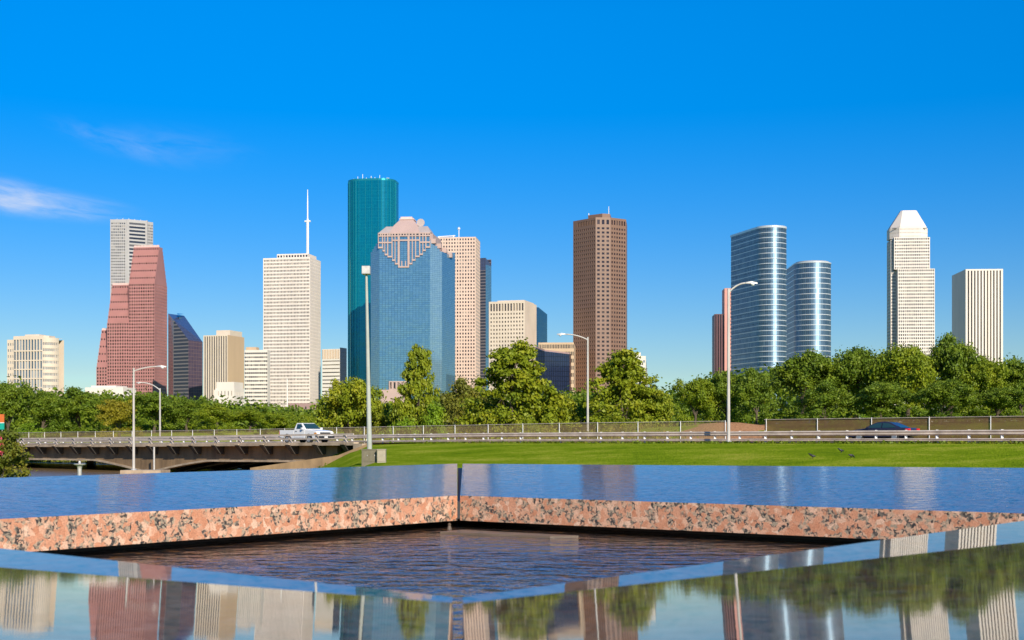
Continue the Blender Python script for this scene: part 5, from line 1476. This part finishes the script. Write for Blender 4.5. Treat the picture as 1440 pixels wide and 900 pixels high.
# flowering shrub close on the left
D = 62; x = (2-HX)/FP*D
c_, r__ = [], []
for i in range(150):
    z = 0.2 + 3.1*rng.random(); q = (1.28 - 0.10*(z-1.3)**2)*math.sqrt(rng.random()); a = rng.uniform(0,6.28)
    c_.append((q*math.cos(a), q*math.sin(a), z)); r__.append(rng.uniform(0.16,0.32))
z0 = ground_z(x, D)
t = thing('flowering_shrub', 'green and rusty myrtle shrub with pink blossoms at the left edge', 'shrub', (x, D, zt_of(606,D)-3.35))
me = leaf_cloud('foliage', M['leaf_myrtle'], c_, r__, 60, 0.062, 15); o = bpy.data.objects.new('foliage', me); COL.objects.link(o); o.parent = t
pc = [(0.05,-0.6,2.95),(0.25,-0.7,2.7),(-0.1,-0.7,2.5),(0.2,-0.9,2.35),(-0.25,-0.5,3.1)]
me = leaf_cloud('blossom', M['petal'], pc, [0.17]*5, 60, 0.05, 16); o = bpy.data.objects.new('blossom', me); COL.objects.link(o); o.parent = t
b = MB()
for k in range(6): a = k*1.05; b.tube([(0.1*math.cos(a),0.1*math.sin(a),-1.2),(0.3*math.cos(a),0.3*math.sin(a),0.8),(0.6*math.cos(a),0.6*math.sin(a),2.0)],[0.05,0.035,0.015],6)
b.build('stem', M['bark'], t)
# sign behind the shrub
D = 78; p = at(-3, 606, D)
t = thing('road_sign', 'rust orange and teal sign panel cut off by the left edge', 'sign', (p.x, D, ground_z(p.x, D)))
w = 18/FP*D
def sz(y): return zt_of(y, D) - t.location.z
b = MB(); b.box(-w/2, w/2, -0.04, 0.04, sz(594), sz(582.5)); bevel(b.build('upper_panel', M['signor'], t), 0.01)
b = MB(); b.box(-w/2, w/2, -0.04, 0.04, sz(604), sz(595)); bevel(b.build('lower_panel', M['signgr'], t), 0.01)
b = MB(); b.box(-w/2, w/2, -0.045, 0.035, sz(594.9), sz(594.1)); b.build('white_strip', M['whitemet'], t)
for k in (-1, 1): b = MB(); b.tube([(k*w*0.3,0.08,-0.4),(k*w*0.3,0.08,sz(583))],0.04,8); b.build('leg', M['galv'], t)

# ------------------------------------------------------------------ lamp posts
def lamp_post(label, px, ybase, ytop, D, arm_px, arm_dy, w0, w1, m, head=True, hid=False):
    p = at(px, ybase, D); 
    z0 = p.z
    t = thing('lamp_post', label, 'lamp post', (p.x, D, z0), 0, 'lamp posts by the road')
    H = zt_of(ytop, D) - z0; r0, r1 = w0/2/FP*D, w1/2/FP*D
    b = MB(); n = 8
    b.tube([(0,0,-1.5 if hid else -0.3)] + [(0,0,H*i/n) for i in range(1, n+1)], [r0] + [r0+(r1-r0)*i/n for i in range(1,n+1)], 12); b.build('pole', m, t)
    if not hid:
        b = MB(); b.lathe([(r0*2.0,-0.3),(r0*2.0,0.03),(r0*1.3,0.10),(r0*1.05,0.12)], (0,0,0), 12); b.build('base_plate', M['galv'], t)
    ax_ = arm_px/FP*D; az = arm_dy/FP*D
    pts = []
    for i in range(9):
        f = i/8; pts.append((ax_*f, 0, H - 0.25 + (az+0.25)*(1-(1-f)**2.2)))
    b = MB(); b.tube(pts, [r1*0.75]*8 + [r1*0.6], 8); b.build('arm', m, t)
    sg = 1 if arm_px > 0 else -1
    e = pts[-1]
    b = MB()
    A = [(e[0]-sg*0.10, y_*0.8, e[2]+z_*0.8) for y_, z_ in ((-0.09,-0.05),(0.09,-0.05),(0.09,0.06),(-0.09,0.06))]
    Bq = [(e[0]+sg*0.26, y_*0.8, e[2]+z_*0.8) for y_, z_ in ((-0.17,-0.06),(0.17,-0.06),(0.13,0.13),(-0.13,0.13))]
    Cq = [(e[0]+sg*0.66, y_*0.8, e[2]+z_*0.8-0.03) for y_, z_ in ((-0.10,-0.03),(0.10,-0.03),(0.06,0.07),(-0.06,0.07))]
    b.loft(A, Bq, False); b.loft(Bq, Cq); h_ = b.build('lamp_head', M['galv'], t)
    b = MB(); b.lathe([(0.13,0.03),(0.12,-0.04),(0.06,-0.10),(0.01,-0.115)], (e[0]+sg*0.36,0,e[2]-0.07), 12); b.build('lens', M['clearlens'], h_)
    return t
lamp_post('tall lamp post before the bridge pier with a long straight arm to the right', 188, 661, 517.5, 104, 34, 2, 3.9, 2.4, M['polegrey'])
lamp_post('thin lamp post behind the bridge fence with its arm to the left', 225, 614, 546, 176, -26, 8, 2.6, 1.9, M['polegrey'], hid=True)
lamp_post('lamp post behind the guardrail whose arm reaches left before the navy hall', 826.5, 611, 474, 121, -33, 4, 3.4, 2.3, M['polegrey'], hid=True)
lamp_post('white lamp post on the lawn edge with curved arm before the mirror tower', 1024.5, 622, 406, 85.5, 26, 8, 4.8, 3.2, M['polegrey'])
p = at(200, 661, 104)
b = MB(); b.prism([(p.x-1.5,103.3),(p.x+1.6,103.3),(p.x+1.8,105.4),(p.x-1.2,105.4)], ZC-4.0, p.z); tag(b.build('pole_footing', M['concrete']), 'pale concrete footing block on the river bank under the tall lamp post', 'footing')
# tall floodlight pole with its two cabinets
D = 74; p = at(520, 654, D); gz = ground_z(p.x, D)
t = thing('floodlight_pole', 'tall grey green floodlight pole beside the two metal cabinets', 'light pole', (p.x, D, gz))
H = zt_of(384, D) - gz; dx = (515.2-520)/FP*D
b = MB(); b.tube([(dx*i/8, 0, H*i/8 - (0.3 if i == 0 else 0)) for i in range(9)], [0.145-0.080*i/8 for i in range(9)], 12); b.build('pole', M['polegrn'], t)
b = MB(); hw = 5.6/FP*D; b.box(dx-hw, dx+hw, -0.28, 0.28, H-0.06, H+0.36); o = bevel(b.build('floodlight', M['galv'], t), 0.05)
b = MB(); b.box(dx-hw*0.85, dx+hw*0.85, -0.24, 0.24, H-0.075, H-0.062); b.build('lens', M['clearlens'], o)
b = MB(); b.lathe([(0.30,-0.3),(0.30,0.04),(0.20,0.10),(0.17,0.12)], (0,0,0), 12); b.build('base_plate', M['galv'], t)
def cabinet(label, px0, px1, ytop, D, dep, m, doors):
    x0, x1 = (px0-HX)/FP*D, (px1-HX)/FP*D; gz = ground_z((x0+x1)/2, D); w = x1-x0; h = zt_of(ytop, D)-gz
    t = thing('utility_cabinet', label, 'cabinet', ((x0+x1)/2, D, gz), 0, 'utility cabinets by the pole')
    b = MB(); b.box(-w/2, w/2, 0, dep, -0.3, h); bevel(b.build('body', m, t), 0.012)
    b = MB(); b.box(-w/2-0.02, w/2+0.02, -0.03, dep+0.02, h-0.006, h+0.035); bevel(b.build('lid', m, t), 0.01)
    for k in range(doors):
        b = MB(); a = -w/2 + w*k/doors + 0.02; c = -w/2 + w*(k+1)/doors - 0.02; b.box(a, c, -0.018, -0.001, 0.06, h-0.04); dd = bevel(b.build('door', m, t), 0.006)
        b = MB(); b.box(c-0.07, c-0.045, -0.04, -0.018, h*0.5, h*0.62); b.build('handle', M['galv'], dd)
cabinet('dark olive two door metal cabinet beneath the floodlight pole', 508.5, 529, 632.5, 71, 0.45, M['cabdark'], 2)
cabinet('pale grey narrow metal cabinet right of the dark olive one', 530.3, 542.2, 632.5, 70.6, 0.4, M['cablight'], 1)
# flagpole by the white tower and drinking pedestal by the river
p = at(404, 590, 300); gz = ground_z(p.x, 300)
t = thing('flagpole', 'thin white flagpole in front of the white antenna tower', 'flagpole', (p.x, 300, gz))
b = MB(); b.tube([(0,0,-0.3),(0,0,zt_of(534,300)-gz)],[0.13,0.07],8); b.build('pole', M['whitemet'], t)
b = MB(); b.lathe([(0.02,0),(0.13,0.09),(0.13,0.15),(0.02,0.24)], (0,0,zt_of(534,300)-gz), 10); b.build('finial', M['whitemet'], t)
D = 33; p = at(112, 653, D); gz = ground_z(p.x, D)
t = thing('drinking_fountain', 'grey steel pedestal fountain with a flat round top, in front of the muddy river', 'fountain', (p.x, D, gz))
h = p.z - gz
b = MB(); b.lathe([(0.10,-0.2),(0.10,0.03),(0.055,0.06),(0.05,h-0.10),(0.07,h-0.03),(0.07,h-0.02)], n=14); b.build('pedestal', M['galv'], t)
b = MB(); b.lathe([(0.05,h-0.02),(0.13,h-0.015),(0.145,h+0.01),(0.13,h+0.018),(0.03,h+0.005)], n=20); b.build('bowl', M['galv'], t)
b = MB(); b.lathe([(0.03,h),(0.035,h+0.05),(0.02,h+0.085),(0.005,h+0.09)], n=12); b.build('spout', M['galv'], t)

# ------------------------------------------------------------------ vehicles (local: x forward, y left, z up)
def arch(cx, r, z0, n=8):
    return [(cx - r*math.cos(math.pi*k/n), max(z0, r*math.sin(math.pi*k/n)+0.32)) for k in range(n+1)]
def wheel(t, x, y, r, wd):
    s = 1 if y > 0 else -1
    b = MB(); b.lathe([(r*0.55,-wd/2),(r*0.93,-wd/2),(r,-wd/2+0.035),(r,wd/2-0.035),(r*0.93,wd/2),(r*0.55,wd/2)], (x,y,r), 20, 'y'); o = b.build('wheel', M['rubber'], t)
    b = MB(); b.lathe([(r*0.02,s*(wd/2-0.01)),(r*0.30,s*(wd/2+0.004)),(r*0.58,s*(wd/2-0.02)),(r*0.60,s*(wd/2+0.012)),(r*0.63,s*(wd/2+0.004))], (x,y,r), 20, 'y'); b.build('rim', M['rim'], o)
def pickup(label, loc, rz):
    t = thing('pickup_truck', label, 'pickup truck', loc, rz)
    hw = 0.86
    # lower body in side view: bed, cab sill, bonnet, with wheel arches
    low = [(-2.42,0.50)] + arch(-1.42,0.42,0.40) + arch(1.42,0.42,0.40) + [(2.30,0.40),(2.42,0.52),(2.44,0.80),(2.36,0.99),(1.9,1.06),(1.00,1.13),(0.86,1.14),(-0.52,1.14),(-0.52,0.72),(-2.42,0.72)]
    b = MB(); b.extrude(low, (1,0,0), (0,0,1), (0,-hw,0), (0,2*hw,0)); bevel(b.build('body', M['carwhite'], t, merge=True), 0.05, 3)
    b = MB()
    for y0, y1 in ((-hw,-hw+0.09),(hw-0.09,hw)): b.box(-2.42,-0.545,y0,y1,0.725,1.10)
    bevel(b.build('bed_wall', M['carwhite'], t), 0.03)
    b = MB(); b.box(-2.45,-2.38,-hw+0.095,hw-0.095,0.70,1.09); bevel(b.build('tailgate', M['carwhite'], t), 0.02)
    # cab tapering up to the roof
    b = MB(); A = [(-0.54,-hw+0.02,1.135),(0.98,-hw+0.02,1.135),(0.98,hw-0.02,1.135),(-0.54,hw-0.02,1.135)]; Bq = [(-0.42,-0.66,1.66),(0.28,-0.66,1.66),(0.28,0.66,1.66),(-0.42,0.66,1.66)]
    b.loft(A, Bq); bevel(b.build('cab', M['carwhite'], t, merge=True), 0.06, 3)
    def lp(f, g, y=1, off=0.012):                # point on the cab's side: f along, g up
        x = (A[0][0]+(A[1][0]-A[0][0])*f)*(1-g) + (Bq[0][0]+(Bq[1][0]-Bq[0][0])*f)*g
        yy = (hw-0.02)*(1-g)+0.66*g + off; return (x, y*yy, 1.135+0.525*g)
    for y in (-1, 1):
        b = MB(); b.face([lp(0.20,0.10,y), lp(0.84,0.10,y), lp(0.86,0.86,y), lp(0.20,0.86,y)][::y]); b.build('side_window', M['carglass'], t)
        b = MB(); b.box(0.62,0.80,y*(hw+0.10)-0.09,y*(hw+0.10)+0.09,1.14,1.30); bevel(b.build('mirror', M['carwhite'], t), 0.03)
        d = MB(); yy = y*(hw+0.004); d.box(-0.40,0.88,min(yy,yy+y*0.012),max(yy,yy+y*0.012),0.48,1.10); dd = bevel(d.build('door', M['carwhite'], t), 0.03)
        h_ = MB(); h_.box(-0.30,-0.10,min(yy+y*0.014,yy+y*0.04),max(yy+y*0.014,yy+y*0.04),0.98,1.02); h_.build('handle', M['blackpl'], dd)
        b = MB(); b.box(2.30,2.452,min(y*0.56,y*0.84),max(y*0.56,y*0.84),0.74,0.90); bevel(b.build('headlight', M['clearlens'], t), 0.02)
        b = MB(); b.box(2.10,2.40,min(y*0.845,y*0.872),max(y*0.845,y*0.872),0.76,0.88); b.build('indicator', M['amber'], t)
        b = MB(); b.box(-2.47,-2.40,min(y*0.74,y*0.865),max(y*0.74,y*0.865),0.72,1.0); b.build('taillight', M['redlens'], t)
        b = MB()
        for cx in (-1.42, 1.42):
            pr = [(cx-0.47*math.cos(math.pi*k/10), 0.33+0.47*math.sin(math.pi*k/10)) for k in range(11)] + [(cx+0.41*math.cos(math.pi*k/10), 0.33+0.41*math.sin(math.pi*k/10)) for k in range(11)]
            for i in range(10):
                q = [pr[i],pr[i+1],pr[20-i],pr[21-i]] if False else [pr[i],pr[i+1],pr[11+9-i],pr[11+10-i]]
                b.face([(p[0],y*(hw+0.006),p[1]) for p in q]); 
        b.build('arch_lip', M['blackpl'], t)
        for cx in (-1.42, 1.42): wheel(t, cx, y*0.76, 0.345, 0.22)
    def fp(u, g, off=0.012):
        return (0.98*(1-g)+0.28*g+off, u*((hw-0.02)*(1-g)+0.66*g), 1.135+0.525*g+off)
    b = MB(); b.face([fp(-0.90,0.08), fp(0.90,0.08), fp(0.90,0.90), fp(-0.90,0.90)]); b.build('windshield', M['carglass'], t)
    b = MB(); b.face([(-0.525,0.7,1.2),(-0.525,-0.7,1.2),(-0.445,-0.6,1.60),(-0.445,0.6,1.60)]); b.build('rear_window', M['carglass'], t)
    b = MB(); b.box(2.36,2.462,-0.52,0.52,0.72,0.91); bevel(b.build('grille', M['blackpl'], t), 0.02)
    b = MB(); b.box(2.30,2.54,-hw-0.01,hw+0.01,0.42,0.62); bevel(b.build('front_bumper', M['blackpl'], t), 0.04)
    b = MB(); b.box(2.541,2.552,-0.17,0.17,0.46,0.58); b.build('plate_holder', M['whitemet'], t)
    b = MB(); b.box(-2.58,-2.42,-hw,hw,0.46,0.62); bevel(b.build('rear_bumper', M['chrome'], t), 0.03)
    b = MB(); b.box(-2.2,2.2,-0.55,0.55,0.26,0.42); b.build('chassis', M['blackpl'], t)
    return t
pk_s, pk_o = 17.9, 3.9
x, y = xy_of(pk_s, pk_o); hd = -DV
pickup('white single cab pickup truck driving right across the bridge', (x, y, road_z(pk_s)+0.006), math.atan2(hd.y, hd.x))
def sedan(label, loc, rz, m):
    t = thing('sedan_car', label, 'car', loc, rz)
    hw = 0.88
    low = [(-2.36,0.42)] + arch(-1.36,0.38,0.28) + arch(1.40,0.38,0.28) + [(2.28,0.30),(2.38,0.45),(2.36,0.62),(2.20,0.74),(1.60,0.86),(0.95,0.94),(-1.55,0.98),(-2.20,0.98),(-2.36,0.90),(-2.40,0.62)]
    b = MB(); b.extrude(low, (1,0,0), (0,0,1), (0,-hw,0), (0,2*hw,0)); bevel(b.build('body', m, t, merge=True), 0.06, 3)
    st = [(0.98,0.935,0.80),(0.55,1.20,0.70),(0.10,1.38,0.60),(-0.40,1.43,0.57),(-0.90,1.37,0.59),(-1.40,1.16,0.68),(-1.78,0.975,0.78)]
    b = MB(); n = len(st)
    L_ = [(x_, -w_, z_) for x_, z_, w_ in st]; R_ = [(x_, w_, z_) for x_, z_, w_ in st]
    for i in range(n-1): b.face([L_[i], L_[i+1], R_[i+1], R_[i]], smooth=True)
    b.face([(st[0][0],-0.82,0.90)] + L_ + [(st[-1][0],-0.82,0.90)]); b.face(([(st[0][0],0.82,0.90)] + R_ + [(st[-1][0],0.82,0.90)])[::-1])
    b.build('cabin', m, t)
    for y in (-1, 1):
        for pl in ([(0.80,0.97,0.815),(0.48,1.17,0.735),(0.08,1.31,0.655),(-0.30,1.34,0.645),(-0.30,0.985,0.815)], [(-0.38,0.985,0.815),(-0.38,1.34,0.645),(-0.85,1.30,0.655),(-1.28,1.12,0.74),(-1.50,1.0,0.81)]):
            b = MB(); b.face([(p[0], y*(p[2]+0.012), p[1]) for p in pl]); b.build('side_window', M['carglass'], t)
        b = MB(); b.box(-2.43,-2.20,min(y*0.50,y*0.886),max(y*0.50,y*0.886),0.76,0.93); bevel(b.build('taillight', M['redlens'], t), 0.02)
        b = MB(); b.box(2.10,2.37,min(y*0.50,y*0.886),max(y*0.50,y*0.886),0.58,0.70); bevel(b.build('headlight', M['clearlens'], t), 0.02)
        b = MB(); b.box(0.55,0.72,min(y*0.90,y*1.05),max(y*0.90,y*1.05),0.95,1.08); bevel(b.build('mirror', m, t), 0.03)
        for cx in (-1.36, 1.40): wheel(t, cx, y*0.78, 0.33, 0.21)
    for a, c in ((0, 1.02), (1, -1)):
        i = 0 if a == 0 else n-2
        P_ = [L_[i], L_[i+1], R_[i+1], R_[i]]
        cen = sum((Vector(p) for p in P_), Vector())/4; off = Vector((0.012*(1 if a == 0 else -1), 0, 0.012))
        b = MB(); b.face([tuple(cen + (Vector(p)-cen)*0.88 + off) for p in P_]); b.build('windshield' if a == 0 else 'rear_window', M['carglass'], t)
    b = MB(); b.box(-2.44,-2.36,-0.26,0.26,0.62,0.74); b.build('plate_holder', M['whitemet'], t)
    b = MB(); b.box(-2.1,2.1,-0.6,0.6,0.18,0.32); b.build('underbody', M['blackpl'], t)
    return t
x = (1241-HX)/FP*97; y = 97.0; s_, o_ = so_of(x, y)
c1 = sedan('dark blue sedan with a red taillight passing in front of the brown screened fence', (x, y, zt_of(621, 97)), math.atan2(DV.y, DV.x), M['carnavy'])
tz = c1.location.z

# ------------------------------------------------------------------ birds on the lawn
def bird_mesh(pose):
    me = bpy.data.meshes.new('bird')
    if pose == 'walk': V_ = [(-0.02,0,0.125),(0.05,0,0.135),(0.10,0,0.17),(0.135,0,0.205),(0.16,0,0.21),(0.195,0,0.203),(-0.08,0,0.105),(-0.15,0,0.085),(0.0,0.025,0.05),(0.0,-0.025,0.05),(0.005,0.025,0.0),(0.005,-0.025,0.0),(0.035,0.027,-0.002),(0.035,-0.027,-0.002)]
    elif pose == 'peck': V_ = [(-0.02,0,0.13),(0.05,0,0.12),(0.10,0,0.09),(0.135,0,0.055),(0.15,0,0.035),(0.165,0,0.0),(-0.08,0,0.135),(-0.15,0,0.15),(0.0,0.025,0.05),(0.0,-0.025,0.05),(0.005,0.025,0.0),(0.005,-0.025,0.0),(0.035,0.027,-0.002),(0.035,-0.027,-0.002)]
    else: V_ = [(-0.01,0,0.13),(0.03,0,0.16),(0.05,0,0.21),(0.06,0,0.25),(0.085,0,0.258),(0.12,0,0.252),(-0.06,0,0.10),(-0.13,0,0.05),(0.0,0.025,0.05),(0.0,-0.025,0.05),(0.005,0.025,0.0),(0.005,-0.025,0.0),(0.035,0.027,-0.002),(0.035,-0.027,-0.002)]
    E_ = [(0,1),(1,2),(2,3),(3,4),(4,5),(0,6),(6,7),(0,8),(8,10),(10,12),(0,9),(9,11),(11,13)]
    me.from_pydata([Vector(v)*1.0 for v in V_], E_, [])
    o = bpy.data.objects.new('bird', me); COL.objects.link(o)
    sk = o.modifiers.new('skin', 'SKIN')
    rad = [0.066,0.062,0.045,0.042,0.030,0.006,0.046,0.016,0.012,0.012,0.008,0.008,0.006,0.006]
    for i, r in enumerate(rad):
        v = me.skin_vertices[0].data[i]; v.radius = (r, r*(0.9 if i < 8 else 1)); v.use_root = (i == 0)
    ss_ = o.modifiers.new('smooth', 'SUBSURF'); ss_.levels = 1; ss_.render_levels = 2
    me.materials.append(M['bird'])
    return o
for px, py, D, pose, rz, lab in ((1304,626,79,'stand',2.6,'black bird standing upright near the guardrail, right of the sedan'), (1142.5,650,62.5,'walk',2.9,'black bird walking on the lawn, leftmost of the lower three'),
        (1183,643,66,'walk',3.3,'black bird walking on the lawn, highest of the group of three'), (1197,651.5,61.8,'peck',0.3,'black bird pecking at the lawn, right one of the group of three')):
    o = bird_mesh(pose); x = (px-HX)/FP*D
    # stand it on the turf where the sight line meets the ground
    o.location = (x, D, ground_z(x, D)+0.005); o.rotation_euler = (0,0,rz)
    tag(o, lab, 'bird', 'birds on the lawn')
